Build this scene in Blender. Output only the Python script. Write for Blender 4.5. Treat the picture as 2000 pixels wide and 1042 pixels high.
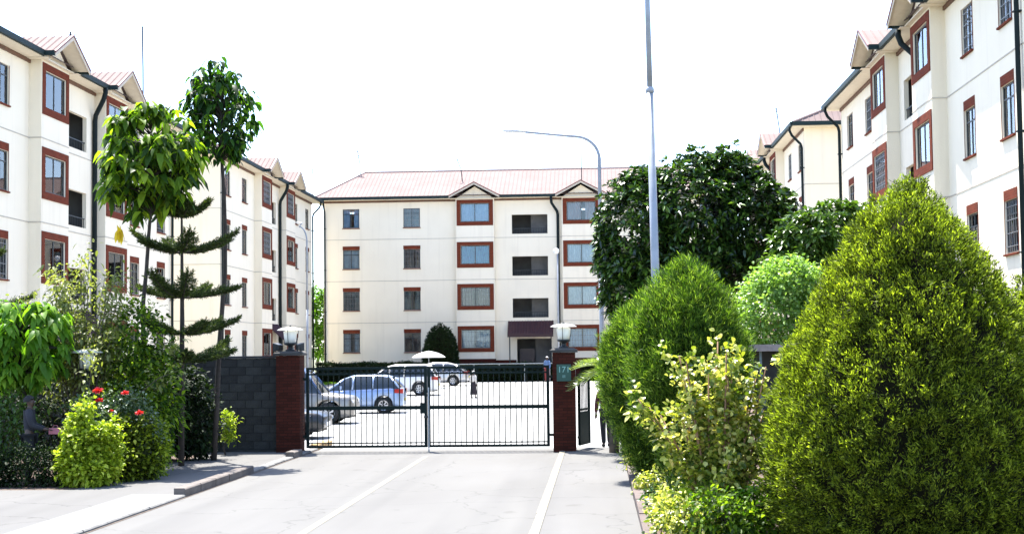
import bpy, bmesh, math, random
import numpy as np
from mathutils import Vector, Matrix

for _o in list(bpy.data.objects):
    bpy.data.objects.remove(_o, do_unlink=True)
scene = bpy.context.scene
COL = scene.collection
rad = math.radians

# ------------------------------------------------------------------ camera
cam_data = bpy.data.cameras.new('camera')
cam = bpy.data.objects.new('camera', cam_data)
COL.objects.link(cam)
scene.camera = cam
cam_data.sensor_width = 36.0
cam_data.lens = 52.2
cam_data.clip_start = 0.1
cam_data.clip_end = 3000.0
YAW, PITCH, ROLL = rad(3.24), rad(3.25), rad(-0.65)
_f = Vector((-math.sin(YAW) * math.cos(PITCH), math.cos(YAW) * math.cos(PITCH), math.sin(PITCH)))
_r = Vector((math.cos(YAW), math.sin(YAW), 0))
_u = _r.cross(_f)
_r2 = _r * math.cos(ROLL) + _u * math.sin(ROLL)
_u2 = -_r * math.sin(ROLL) + _u * math.cos(ROLL)
cam.matrix_world = Matrix(((_r2.x, _u2.x, -_f.x, 0), (_r2.y, _u2.y, -_f.y, 0), (_r2.z, _u2.z, -_f.z, 2.4), (0, 0, 0, 1)))

# ------------------------------------------------------------------ sky and sun
SUN_DIR = Vector((-1.5, 3.1, 8.0)).normalized()      # towards the sun: behind the court, high, a little left
SUN_EL = math.asin(SUN_DIR.z)
SUN_AZ = math.atan2(SUN_DIR.x, SUN_DIR.y)
world = bpy.data.worlds.new('World')
scene.world = world
world.use_nodes = True
wn = world.node_tree.nodes
sky = wn.new('ShaderNodeTexSky')
sky.sky_type = 'NISHITA'
sky.sun_disc = False
sky.sun_elevation = SUN_EL
sky.sun_rotation = SUN_AZ % (2 * math.pi)
sky.altitude = 1600
sky.air_density = 0.85
sky.dust_density = 3.0
sky.ozone_density = 0.5
bg = wn['Background']
bg.inputs['Strength'].default_value = 0.15
world.node_tree.links.new(sky.outputs[0], bg.inputs['Color'])

sun_data = bpy.data.lights.new('sun', 'SUN')
sun_data.energy = 4.0
sun_data.angle = rad(0.53)
sun_data.color = (1.0, 0.96, 0.89)
sun = bpy.data.objects.new('sun', sun_data)
COL.objects.link(sun)
sun.rotation_euler = (-SUN_DIR).to_track_quat('-Z', 'Y').to_euler()
sun.location = (-20, 60, 90)

scene.view_settings.view_transform = 'Standard'
scene.view_settings.look = 'None'
scene.view_settings.gamma = 1.0
scene.view_settings.use_curve_mapping = False
scene.view_settings.exposure = 2.25
scene.render.film_transparent = False
try:
    scene.cycles.max_bounces = 6
    scene.cycles.diffuse_bounces = 3
    scene.cycles.glossy_bounces = 3
    scene.cycles.transparent_max_bounces = 12
    scene.cycles.use_denoising = True
except Exception:
    pass

rng = random.Random(7)
nrg = np.random.default_rng(11)

# ------------------------------------------------------------------ materials
MATS = {}


def new_mat(name):
    m = bpy.data.materials.new(name)
    m.use_nodes = True
    MATS[name] = m
    nt = m.node_tree
    return m, nt, nt.nodes['Principled BSDF']


def mat(name, col, rough=0.7, col2=None, scale=3.0, bump=0.0, bump_scale=40.0, metal=0.0, spec=0.5,
        stretch=(1, 1, 1), detail=4.0, emit=None, mix=(0.35, 0.65)):
    """plain procedural surface: two tones mixed by noise, fine bump"""
    if name in MATS:
        return MATS[name]
    m, nt, p = new_mat(name)
    N, L = nt.nodes, nt.links
    p.inputs['Roughness'].default_value = rough
    p.inputs['Metallic'].default_value = metal
    p.inputs['Specular IOR Level'].default_value = spec
    c1 = (*col, 1)
    tc = N.new('ShaderNodeTexCoord')
    mp = N.new('ShaderNodeMapping')
    mp.inputs['Scale'].default_value = stretch
    L.new(tc.outputs['Object'], mp.inputs['Vector'])
    if col2 is None:
        col2 = tuple(c * 0.86 for c in col)
    nz = N.new('ShaderNodeTexNoise')
    nz.inputs['Scale'].default_value = scale
    nz.inputs['Detail'].default_value = detail
    L.new(mp.outputs[0], nz.inputs['Vector'])
    rp = N.new('ShaderNodeValToRGB')
    rp.color_ramp.elements[0].position = mix[0]
    rp.color_ramp.elements[1].position = mix[1]
    rp.color_ramp.elements[0].color = c1
    rp.color_ramp.elements[1].color = (*col2, 1)
    L.new(nz.outputs['Fac'], rp.inputs['Fac'])
    L.new(rp.outputs[0], p.inputs['Base Color'])
    if bump > 0:
        b = N.new('ShaderNodeTexNoise')
        b.inputs['Scale'].default_value = bump_scale
        b.inputs['Detail'].default_value = 5
        L.new(tc.outputs['Object'], b.inputs['Vector'])
        bp = N.new('ShaderNodeBump')
        bp.inputs['Strength'].default_value = bump
        bp.inputs['Distance'].default_value = 0.02
        L.new(b.outputs['Fac'], bp.inputs['Height'])
        L.new(bp.outputs[0], p.inputs['Normal'])
    if emit:
        p.inputs['Emission Color'].default_value = (*emit, 1)
    return m


def leaf_mat(name, stops, trans=0.35, rough=0.45, spec=0.4, trans_col=None, nscale=1.6, nweight=.3):
    """leaf: colour picked per leaf (random per island), light passes through it"""
    if name in MATS:
        return MATS[name]
    m, nt, p = new_mat(name)
    N, L = nt.nodes, nt.links
    g = N.new('ShaderNodeNewGeometry')
    rp = N.new('ShaderNodeValToRGB')
    els = rp.color_ramp.elements
    while len(els) < len(stops):
        els.new(0.5)
    for e, (pos, c) in zip(els, stops):
        e.position = pos
        e.color = (*c, 1)
    tc = N.new('ShaderNodeTexCoord')
    nz = N.new('ShaderNodeTexNoise')
    nz.inputs['Scale'].default_value = nscale
    L.new(tc.outputs['Object'], nz.inputs['Vector'])
    ad = N.new('ShaderNodeMath')
    ad.operation = 'MULTIPLY_ADD'
    ad.inputs[1].default_value = 1 - nweight
    L.new(g.outputs['Random Per Island'], ad.inputs[0])
    sc = N.new('ShaderNodeMath')
    sc.operation = 'MULTIPLY'
    sc.inputs[1].default_value = nweight
    L.new(nz.outputs['Fac'], sc.inputs[0])
    L.new(sc.outputs[0], ad.inputs[2])
    L.new(ad.outputs[0], rp.inputs['Fac'])
    L.new(rp.outputs[0], p.inputs['Base Color'])
    p.inputs['Roughness'].default_value = rough
    p.inputs['Specular IOR Level'].default_value = spec
    tr = N.new('ShaderNodeBsdfTranslucent')
    if trans_col is None:
        mx = N.new('ShaderNodeMix')
        mx.data_type = 'RGBA'
        mx.blend_type = 'MULTIPLY'
        mx.inputs[0].default_value = 1.0
        mx.inputs[7].default_value = (1.5, 1.65, 0.5, 1)
        L.new(rp.outputs[0], mx.inputs[6])
        L.new(mx.outputs[2], tr.inputs['Color'])
    else:
        tr.inputs['Color'].default_value = (*trans_col, 1)
    ms = N.new('ShaderNodeMixShader')
    ms.inputs[0].default_value = trans
    L.new(p.outputs[0], ms.inputs[1])
    L.new(tr.outputs[0], ms.inputs[2])
    out = N['Material Output']
    L.new(ms.outputs[0], out.inputs['Surface'])
    return m


def glass_mat(name, tint=(0.8, 0.86, 0.88), refl=1.0):
    m, nt, p = new_mat(name)
    N, L = nt.nodes, nt.links
    N.remove(p)
    t = N.new('ShaderNodeBsdfTransparent')
    t.inputs['Color'].default_value = (*tint, 1)
    g = N.new('ShaderNodeBsdfGlossy')
    g.inputs['Roughness'].default_value = 0.02
    g.inputs['Color'].default_value = (refl, refl, refl, 1)
    fr = N.new('ShaderNodeFresnel')
    fr.inputs['IOR'].default_value = 1.5
    ms = N.new('ShaderNodeMixShader')
    L.new(fr.outputs[0], ms.inputs[0])
    L.new(t.outputs[0], ms.inputs[1])
    L.new(g.outputs[0], ms.inputs[2])
    L.new(ms.outputs[0], N['Material Output'].inputs['Surface'])
    return m


def plaster_mat(name, c, c2, stain):
    """rendered wall: roughcast bump, soft mottling, faint rain streaks"""
    m, nt, p = new_mat(name)
    N, L = nt.nodes, nt.links
    p.inputs['Roughness'].default_value = 0.92
    p.inputs['Specular IOR Level'].default_value = 0.15
    tc = N.new('ShaderNodeTexCoord')
    n1 = N.new('ShaderNodeTexNoise')
    n1.inputs['Scale'].default_value = 0.6
    n1.inputs['Detail'].default_value = 6
    L.new(tc.outputs['Object'], n1.inputs['Vector'])
    r1 = N.new('ShaderNodeValToRGB')
    r1.color_ramp.elements[0].color = (*c, 1)
    r1.color_ramp.elements[1].color = (*c2, 1)
    r1.color_ramp.elements[0].position = .35
    r1.color_ramp.elements[1].position = .7
    L.new(n1.outputs['Fac'], r1.inputs['Fac'])
    mp = N.new('ShaderNodeMapping')
    mp.inputs['Scale'].default_value = (2.2, 2.2, 0.12)
    L.new(tc.outputs['Object'], mp.inputs['Vector'])
    n2 = N.new('ShaderNodeTexNoise')
    n2.inputs['Scale'].default_value = 1.4
    n2.inputs['Detail'].default_value = 5
    L.new(mp.outputs[0], n2.inputs['Vector'])
    r2 = N.new('ShaderNodeValToRGB')
    r2.color_ramp.elements[0].position = .55
    r2.color_ramp.elements[0].color = (0, 0, 0, 1)
    r2.color_ramp.elements[1].position = .85
    r2.color_ramp.elements[1].color = (.55, .55, .55, 1)
    L.new(n2.outputs['Fac'], r2.inputs['Fac'])
    mx = N.new('ShaderNodeMix')
    mx.data_type = 'RGBA'
    L.new(r2.outputs[0], mx.inputs[0])
    L.new(r1.outputs[0], mx.inputs[6])
    mx.inputs[7].default_value = (*stain, 1)
    L.new(mx.outputs[2], p.inputs['Base Color'])
    b = N.new('ShaderNodeTexNoise')
    b.inputs['Scale'].default_value = 22
    b.inputs['Detail'].default_value = 6
    L.new(tc.outputs['Object'], b.inputs['Vector'])
    bp = N.new('ShaderNodeBump')
    bp.inputs['Strength'].default_value = .35
    bp.inputs['Distance'].default_value = .02
    L.new(b.outputs['Fac'], bp.inputs['Height'])
    L.new(bp.outputs[0], p.inputs['Normal'])
    return m


def brick_mat(name, a, b, mortar, bw=0.22, bh=0.075):
    m, nt, p = new_mat(name)
    N, L = nt.nodes, nt.links
    tc = N.new('ShaderNodeTexCoord')
    sp = N.new('ShaderNodeSeparateXYZ')
    L.new(tc.outputs['Object'], sp.inputs[0])
    ad = N.new('ShaderNodeMath')
    L.new(sp.outputs[0], ad.inputs[0])
    L.new(sp.outputs[1], ad.inputs[1])
    cb = N.new('ShaderNodeCombineXYZ')
    L.new(ad.outputs[0], cb.inputs[0])
    L.new(sp.outputs[2], cb.inputs[1])
    br = N.new('ShaderNodeTexBrick')
    br.inputs['Scale'].default_value = 1
    br.inputs['Brick Width'].default_value = bw
    br.inputs['Row Height'].default_value = bh
    br.inputs['Mortar Size'].default_value = 0.006
    br.inputs['Color1'].default_value = (*a, 1)
    br.inputs['Color2'].default_value = (*b, 1)
    br.inputs['Mortar'].default_value = (*mortar, 1)
    L.new(cb.outputs[0], br.inputs['Vector'])
    L.new(br.outputs['Color'], p.inputs['Base Color'])
    bp = N.new('ShaderNodeBump')
    bp.inputs['Strength'].default_value = .6
    bp.inputs['Distance'].default_value = .01
    bp.invert = True
    L.new(br.outputs['Fac'], bp.inputs['Height'])
    L.new(bp.outputs[0], p.inputs['Normal'])
    p.inputs['Roughness'].default_value = .9
    p.inputs['Specular IOR Level'].default_value = .08
    return m


WALL = plaster_mat('cream_plaster', (.84, .745, .585), (.80, .705, .55), (.66, .57, .44))
TRIM = mat('cream_timber', (.55, .46, .35), .7, (.48, .40, .30), 6)
STRING = mat('string_line', (.42, .37, .30), .9, (.5, .44, .36), 4)
SOFFIT = mat('soffit_board', (.72, .62, .47), .7, (.66, .56, .42), 5)
WALLPLATE = mat('brown_timber', (.14, .065, .036), .7, (.10, .05, .03), 5)
ROOF = mat('red_sheet_roof', (.218, .166, .153), .9, (.194, .146, .134), .7, .05, 20, spec=.1)
GUTTER = mat('green_gutter', (.008, .02, .02), .7, (.012, .024, .024), 4, spec=.25)
PIPE = mat('green_pipe', (.006, .012, .013), .75, (.009, .016, .017), 4, spec=.2)
REDTRIM = brick_mat('red_brick_trim', (.17, .036, .017), (.125, .028, .014), (.14, .05, .03))
PLINTH = brick_mat('plinth_brick', (.07, .016, .012), (.05, .013, .010), (.05, .02, .016))
STEEL = mat('window_steel', (.03, .034, .034), .5, (.05, .05, .048), 5)
PALESTEEL = mat('grille_grey', (.2, .2, .2), .5)
GLASS = glass_mat('window_glass')
CURT = [mat('curtain_white', (.74, .74, .75), .9, (.6, .62, .66), 6),
        mat('curtain_pale_blue', (.50, .62, .76), .9, (.42, .54, .7), 6),
        mat('curtain_blue', (.03, .30, .50), .9, (.02, .22, .42), 6),
        mat('curtain_brown', (.18, .12, .09), .9, (.26, .18, .14), 8),
        mat('curtain_rose', (.42, .22, .2), .9, (.55, .48, .46), 7, stretch=(6, 1, .2)),
        mat('curtain_grey_green', (.2, .23, .22), .9, (.12, .15, .15), 6)]
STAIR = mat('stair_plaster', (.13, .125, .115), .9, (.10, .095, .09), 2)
DARK = mat('dark_metal', (.012, .014, .014), .5)
CONC = mat('concrete', (.16, .156, .148), .9, (.12, .117, .11), 3, .3, 30)

# ------------------------------------------------------------------ mesh helpers


class MB:
    def __init__(s):
        s.v = []
        s.f = []

    def add(s, verts, faces):
        o = len(s.v)
        s.v.extend([tuple(p) for p in verts])
        s.f.extend([tuple(i + o for i in fc) for fc in faces])
        return s

    def quad(s, a, b, c, d):
        return s.add([a, b, c, d], [(0, 1, 2, 3)])

    def box(s, x0, y0, z0, x1, y1, z1):
        v = [(x0, y0, z0), (x1, y0, z0), (x1, y1, z0), (x0, y1, z0), (x0, y0, z1), (x1, y0, z1), (x1, y1, z1), (x0, y1, z1)]
        f = [(0, 3, 2, 1), (4, 5, 6, 7), (0, 1, 5, 4), (1, 2, 6, 5), (2, 3, 7, 6), (3, 0, 4, 7)]
        return s.add(v, f)

    def tube(s, pts, radii, n=8, caps=True):
        pts = [Vector(p) for p in pts]
        if not hasattr(radii, '__len__'):
            radii = [radii] * len(pts)
        vs, fs = [], []
        ref = None
        for i, p in enumerate(pts):
            if i == 0:
                t = pts[1] - pts[0]
            elif i == len(pts) - 1:
                t = pts[-1] - pts[-2]
            else:
                t = (pts[i + 1] - pts[i]).normalized() + (pts[i] - pts[i - 1]).normalized()
            t.normalize()
            if ref is None:
                ref = Vector((1, 0, 0)) if abs(t.x) < .8 else Vector((0, 1, 0))
            a = (ref - t * ref.dot(t)).normalized()
            b = t.cross(a)
            ref = a
            for k in range(n):
                an = 2 * math.pi * k / n
                vs.append(p + (a * math.cos(an) + b * math.sin(an)) * radii[i])
        for i in range(len(pts) - 1):
            for k in range(n):
                k2 = (k + 1) % n
                fs.append((i * n + k, i * n + k2, (i + 1) * n + k2, (i + 1) * n + k))
        if caps:
            fs.append(tuple(reversed(range(n))))
            fs.append(tuple(range((len(pts) - 1) * n, len(pts) * n)))
        return s.add(vs, fs)

    def lathe(s, prof, n=20, c=(0, 0, 0)):
        vs, fs = [], []
        for r, z in prof:
            for k in range(n):
                a = 2 * math.pi * k / n
                vs.append((c[0] + r * math.cos(a), c[1] + r * math.sin(a), c[2] + z))
        for i in range(len(prof) - 1):
            for k in range(n):
                k2 = (k + 1) % n
                fs.append((i * n + k, i * n + k2, (i + 1) * n + k2, (i + 1) * n + k))
        fs.append(tuple(reversed(range(n))))
        fs.append(tuple(range((len(prof) - 1) * n, len(prof) * n)))
        return s.add(vs, fs)

    def mesh(s, name, material, smooth=False):
        me = bpy.data.meshes.new(name)
        me.from_pydata(s.v, [], s.f)
        me.materials.append(material)
        if smooth:
            me.polygons.foreach_set('use_smooth', [True] * len(me.polygons))
        me.update()
        return me

    def build(s, name, material, parent=None, smooth=False):
        return link(name, s.mesh(name, material, smooth), parent)


def link(name, me, parent=None, loc=None):
    o = bpy.data.objects.new(name, me)
    COL.objects.link(o)
    if parent is not None:
        o.parent = parent
    if loc is not None:
        o.location = loc
    return o


def empty(name, loc=(0, 0, 0), rz=0.0):
    o = bpy.data.objects.new(name, None)
    COL.objects.link(o)
    o.location = loc
    o.rotation_euler = (0, 0, rz)
    o.empty_display_size = .3
    return o


def tag(o, label=None, cat=None, group=None, kind=None):
    if label:
        o['label'] = label
    if cat:
        o['category'] = cat
    if group:
        o['group'] = group
    if kind:
        o['kind'] = kind
    return o


def thing(name, label, cat, loc=(0, 0, 0), rz=0.0, group=None):
    return tag(empty(name, loc, rz), label, cat, group)


def copy_tree(o, parent=None):
    c = o.copy()
    COL.objects.link(c)
    if parent is not None:
        c.parent = parent
    for ch in list(o.children):
        copy_tree(ch, c)
    return c


def np_mesh(name, verts, faces_list, material):
    """verts (N,3) ndarray; faces_list: list of (M,k) int arrays"""
    me = bpy.data.meshes.new(name)
    nl = sum(f.size for f in faces_list)
    nf = sum(len(f) for f in faces_list)
    me.vertices.add(len(verts))
    me.vertices.foreach_set('co', np.ascontiguousarray(verts, dtype=np.float32).ravel())
    me.loops.add(nl)
    me.loops.foreach_set('vertex_index', np.concatenate([f.ravel() for f in faces_list]).astype(np.int32))
    me.polygons.add(nf)
    starts, totals, s0 = [], [], 0
    for f in faces_list:
        k = f.shape[1]
        starts.append(s0 + np.arange(len(f)) * k)
        totals.append(np.full(len(f), k))
        s0 += f.size
    me.polygons.foreach_set('loop_start', np.concatenate(starts).astype(np.int32))
    me.materials.append(material)
    me.update(calc_edges=True)
    me.validate()
    return me


def unit(a):
    return a / np.maximum(np.linalg.norm(a, axis=-1, keepdims=True), 1e-9)


def leaves_small(pos, d, length, width):
    """diamond leaves: pos (N,3), d (N,3) direction"""
    n = len(pos)
    d = unit(d)
    rv = unit(nrg.normal(size=(n, 3)))
    side = unit(np.cross(d, rv))
    L = (np.asarray(length) * np.ones(n))[:, None]
    W = (np.asarray(width) * np.ones(n))[:, None]
    nm = np.cross(side, d)
    v = np.empty((n, 4, 3))
    v[:, 0] = pos
    v[:, 1] = pos + d * L * .45 + side * W * .5
    v[:, 2] = pos + d * L + nm * L * nrg.uniform(-.15, .15, (n, 1))
    v[:, 3] = pos + d * L * .45 - side * W * .5
    f = np.arange(n * 4).reshape(n, 4)
    return v.reshape(-1, 3), [f]


def leaves_big(pos, d, length, width, droop=.5, fold=.18, up=(0, 0, 1)):
    """broad leaves with midrib fold and a drooping tip: 8 verts"""
    n = len(pos)
    d = unit(d)
    upv = np.tile(np.array(up, float), (n, 1)) + nrg.normal(scale=.45, size=(n, 3))
    side = unit(np.cross(d, upv))
    nm = unit(np.cross(side, d))
    L = (np.asarray(length) * np.ones(n))[:, None]
    W = (np.asarray(width) * np.ones(n))[:, None]
    dz = np.array([0, 0, -1.0])
    dr = (np.asarray(droop) * np.ones(n))[:, None]

    def sp(t):
        return pos + d * L * t + dz * L * dr * t * t
    v = np.empty((n, 8, 3))
    v[:, 0] = sp(0)
    v[:, 1] = sp(.35)
    v[:, 2] = sp(.7)
    v[:, 3] = sp(1.0)
    v[:, 4] = sp(.35) + side * W * .5 + nm * W * fold
    v[:, 5] = sp(.7) + side * W * .45 + nm * W * fold
    v[:, 6] = sp(.35) - side * W * .5 + nm * W * fold
    v[:, 7] = sp(.7) - side * W * .45 + nm * W * fold
    b = (np.arange(n) * 8)[:, None]
    tris = np.concatenate([b + np.array([[0, 4, 1]]), b + np.array([[0, 1, 6]]), b + np.array([[2, 5, 3]]), b + np.array([[2, 3, 7]])])
    quads = np.concatenate([b + np.array([[1, 4, 5, 2]]), b + np.array([[6, 1, 2, 7]])])
    return v.reshape(-1, 3), [tris, quads]


def merge(parts):
    V, FL, o = [], {}, 0
    for v, fl in parts:
        V.append(v)
        for f in fl:
            FL.setdefault(f.shape[1], []).append(f + o)
        o += len(v)
    return np.concatenate(V), [np.concatenate(x) for x in FL.values()]


def gz(y):
    """ground level: flat to the gate, rising slightly towards the far block"""
    t = min(max((y - 58) / 42.0, 0), 1)
    return .35 * t * t * (3 - 2 * t)


# ================================================================== SETTING
SOIL = mat('soil', (.10, .065, .045), .95, (.06, .04, .03), 2.5, .6, 12)


def road_mat(name, c, dark, crack):
    m, nt, p = new_mat(name)
    N, L = nt.nodes, nt.links
    p.inputs['Roughness'].default_value = .92
    p.inputs['Specular IOR Level'].default_value = .15
    tc = N.new('ShaderNodeTexCoord')

    def noise(scale, stretch, detail=6):
        mp = N.new('ShaderNodeMapping')
        mp.inputs['Scale'].default_value = stretch
        L.new(tc.outputs['Object'], mp.inputs['Vector'])
        n = N.new('ShaderNodeTexNoise')
        n.inputs['Scale'].default_value = scale
        n.inputs['Detail'].default_value = detail
        L.new(mp.outputs[0], n.inputs['Vector'])
        return n

    def ramp(src, a, b, ca, cb):
        r = N.new('ShaderNodeValToRGB')
        r.color_ramp.elements[0].position = a
        r.color_ramp.elements[1].position = b
        r.color_ramp.elements[0].color = (*ca, 1)
        r.color_ramp.elements[1].color = (*cb, 1)
        L.new(src, r.inputs['Fac'])
        return r.outputs[0]

    def mul(a, b):
        x = N.new('ShaderNodeMix')
        x.data_type = 'RGBA'
        x.blend_type = 'MULTIPLY'
        x.inputs[0].default_value = 1
        L.new(a, x.inputs[6])
        L.new(b, x.inputs[7])
        return x.outputs[2]
    base = ramp(noise(.5, (1, .3, 1)).outputs['Fac'], .35, .7, c, dark)
    tyre = ramp(noise(.9, (1.1, .03, 1), 3).outputs['Fac'], .5, .72, (1, 1, 1), (.86, .86, .87))
    spots = ramp(noise(1.7, (1, .8, 1), 4).outputs['Fac'], .66, .74, (1, 1, 1), (.84, .83, .82))
    grain = ramp(noise(90, (1, 1, 1), 3).outputs['Fac'], .3, .7, (.93, .93, .93), (1.0, 1.0, 1.0))
    vo = N.new('ShaderNodeTexVoronoi')
    vo.feature = 'DISTANCE_TO_EDGE'
    vo.inputs['Scale'].default_value = .35
    wob = noise(1.3, (1, 1, 1), 4)
    ad = N.new('ShaderNodeVectorMath')
    ad.operation = 'MULTIPLY_ADD'
    ad.inputs[1].default_value = (.9, .9, .9)
    L.new(wob.outputs['Color'], ad.inputs[0])
    L.new(tc.outputs['Object'], ad.inputs[2])
    L.new(ad.outputs[0], vo.inputs['Vector'])
    cr = ramp(vo.outputs['Distance'], 0, .008, (crack, crack, crack), (1, 1, 1))
    out = mul(mul(mul(mul(base, tyre), spots), grain), cr)
    L.new(out, p.inputs['Base Color'])
    return m


ROAD = road_mat('worn_asphalt', (.136, .133, .126), (.117, .114, .108), .75)
PAVE = road_mat('paving_concrete', (.135, .132, .127), (.115, .112, .107), .7)
COURT = road_mat('courtyard_tarmac', (.34, .34, .33), (.29, .29, .285), .7)
BAND = mat('concrete_band', (.145, .142, .136), .9, (.125, .122, .117), 1.6, .25, 40)
KERB = mat('kerb_concrete', (.135, .115, .10), .9, (.085, .07, .06), 2.2, .4, 30)
KERBY = mat('kerb_ochre', (.5, .33, .14), .9, (.36, .24, .12), 3, .4, 30)
YELLOW = mat('faded_yellow_paint', (.172, .152, .10), .85, (.145, .138, .118), 2.2, .1, 50, mix=(.38, .56))
GRASSG = mat('lawn_soil', (.07, .09, .03), .95, (.05, .06, .025), 2)

m = MB()
m.quad((-900, -60, -.06), (900, -60, -.06), (900, 2500, -.06), (-900, 2500, -.06))
tag(m.build('ground', mat('dry_ground', (.16, .15, .09), .95, (.11, .12, .06), .08)), kind='structure')


def sheet(name, material, x0, x1, y0, y1, z, follow=False, ny=1):
    b = MB()
    ys = [y0 + (y1 - y0) * i / ny for i in range(ny + 1)]
    for a, c in zip(ys[:-1], ys[1:]):
        za, zc = (gz(a), gz(c)) if follow else (0, 0)
        b.quad((x0, a, z + za), (x1, a, z + za), (x1, c, z + zc), (x0, c, z + zc))
    return tag(b.build(name, material), kind='structure')


sheet('road', ROAD, -7.0, -.93, -20, 36.9, 0)
sheet('courtyard', COURT, -20.3, 11.5, 36.9, 112, 0, True, 24)
sheet('pavement', PAVE, -9.35, -7.2, -20, 36.0, .03)
sheet('footpath', PAVE, -.79, .55, -20, 36.9, .02)
sheet('concrete_band', BAND, -8.0, -7.202, -20, 25.2, .034)
sheet('pavement', PAVE, -24, -9.352, -20, 26.15, .03)
tag(MB().add([(-24, 26.15, .02), (-9.352, 26.15, .02), (-9.352, 35.9, .02), (-24, 35.9, .02)], [(0, 1, 2, 3)]).build('soil_bed', SOIL), kind='structure')
# paving joints
sheet('shrub_bed', SOIL, .72, 10.6, -20, 36.5, .02)
sheet('gutter_dirt', mat('gutter_dirt', (.05, .032, .02), .95, (.08, .06, .045), 6), -6.998, -6.955, -20, 37.5, .0045)
sheet('lawn', GRASSG, -24, -17.6, 70, 110, .012, True, 10)
sheet('court_bed', SOIL, 2.0, 10.6, 36.9, 60, .02, True, 4)

# painted centre line, broken up by wear
b = MB()
b.quad((-4.00, -20, .004), (-3.88, -20, .004), (-3.93, 34.4, .004), (-4.05, 34.4, .004))
tag(b.build('lane_line', YELLOW), kind='structure')

# kerb stones, one by one
kerb_left = tag(MB().box(-7.19, -20, -.05, -7.01, 36.4, -.01).build('kerb', CONC), kind='structure')
y = -19.0
while y < 38.4:
    ln = 0.98
    if 24.3 < y < 29.2 or 33.0 < y < 35.0:
        h = .15
    elif y >= 36.2:
        h = .13
    else:
        h = .045
    st = MB()
    jx = rng.uniform(-.012, .012)
    bev = .02
    st.add([(-7.2 + jx, y, -.04), (-7.0 + jx, y, -.04), (-7.0 + jx, y + ln, -.04), (-7.2 + jx, y + ln, -.04),
            (-7.2 + jx, y, h), (-7.0 - bev + jx, y, h), (-7.0 - bev + jx, y + ln, h), (-7.2 + jx, y + ln, h),
            (-7.0 + jx, y, h - bev), (-7.0 + jx, y + ln, h - bev)],
           [(0, 1, 8, 5, 4), (4, 5, 6, 7), (5, 8, 9, 6), (1, 2, 9, 8), (3, 7, 6, 9, 2), (0, 4, 7, 3)])
    st.build('kerb_stone', KERBY if y > 36 else (KERB if h > .1 else CONC), kerb_left)
    y += 1.0
kerb_path = tag(MB().box(-.93, -20, -.05, -.80, 36.6, -.012).build('path_edging', CONC), kind='structure')
y = -19.0
while y < 36.4:
    MB().box(-.925 + rng.uniform(-.006, .006), y, -.03, -.792, y + .985, .03).build('edging_stone', YELLOW if y > 5 else CONC, kerb_path)
    y += 1.0
kerb_bed = tag(MB().box(.56, -20, -.05, .71, 36.6, -.012).build('bed_kerb', CONC), kind='structure')
y = -19.0
while y < 36.0:
    MB().box(.555 + rng.uniform(-.008, .008), y, -.03, .715, y + .98, .12 + rng.uniform(-.008, .008)).build('kerb_stone', mat('pink_kerb', (.115, .085, .075), .9, (.08, .06, .052), 3, .4, 30), kerb_bed)
    y += 1.0
# parking bay lines in the court
for i, yy in enumerate((46.6, 55.8, 66.0, 76.5, 88.0)):
    tag(MB().quad((-14.5, yy, gz(yy) + .005), (-8.2, yy, gz(yy) + .005), (-8.2, yy + .1, gz(yy) + .005), (-14.5, yy + .1, gz(yy) + .005)).build('bay_line', YELLOW), kind='structure')

# ================================================================== APARTMENT BLOCKS
EAVE = 13.0
STRINGS = (4.2, 7.2, 10.2, 13.2)
BAYP = .45
BAYW = 2.75
DEPTH = 10.0
OV = .62
RISE = 2.45
HIP = 2.9


def holed_panel(b, x0, x1, z0, z1, y, holes, rev=.16):
    """front-facing (-y) panel with rectangular openings and their reveals"""
    xs = sorted({x0, x1, *[h[0] for h in holes], *[h[1] for h in holes]})
    zs = sorted({z0, z1, *[h[2] for h in holes], *[h[3] for h in holes]})
    for i in range(len(xs) - 1):
        for k in range(len(zs) - 1):
            cx, cz = (xs[i] + xs[i + 1]) / 2, (zs[k] + zs[k + 1]) / 2
            if any(h[0] < cx < h[1] and h[2] < cz < h[3] for h in holes):
                continue
            b.quad((xs[i], y, zs[k]), (xs[i + 1], y, zs[k]), (xs[i + 1], y, zs[k + 1]), (xs[i], y, zs[k + 1]))
    for a, c, lo, hi in holes:
        r = y + rev
        b.quad((a, y, lo), (a, r, lo), (c, r, lo), (c, y, lo))
        b.quad((a, y, hi), (c, y, hi), (c, r, hi), (a, r, hi))
        b.quad((a, y, lo), (a, y, hi), (a, r, hi), (a, r, lo))
        b.quad((c, y, lo), (c, r, lo), (c, r, hi), (c, y, hi))


def frame_mesh(w, h, mull, trans):
    b = MB()
    t = .045
    b.box(-w / 2, .05, 0, -w / 2 + t, .10, h)
    b.box(w / 2 - t, .05, 0, w / 2, .10, h)
    b.box(-w / 2 + t, .051, 0, w / 2 - t, .10, t)
    b.box(-w / 2 + t, .051, h - t, w / 2 - t, .10, h)
    for x in mull:
        b.box(x - .022, .052, t, x + .022, .098, h - t)
    if trans:
        b.box(-w / 2 + t, .053, trans - .02, w / 2 - t, .097, trans + .02)
    return b.mesh('window', STEEL)


def pane_mesh(x0, x1, z0, z1):
    return MB().box(x0, .072, z0, x1, .078, z1).mesh('pane', GLASS)


def curtain_mesh(x0, x1, h, gap0, gap1, seed):
    b = MB()
    r = random.Random(seed)
    n = 44
    prev = None
    for i in range(n + 1):
        x = x0 + (x1 - x0) * i / n
        y = .24 + .035 * math.sin(i * 1.9 + r.random() * .7)
        if prev and not (gap0 < (x + prev[0]) / 2 < gap1):
            b.quad((prev[0], prev[1], -.02), (x, y, -.02), (x, y, h + .04), (prev[0], prev[1], h + .04))
        prev = (x, y)
    return b.mesh('curtain', CURT[0], True)


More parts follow.
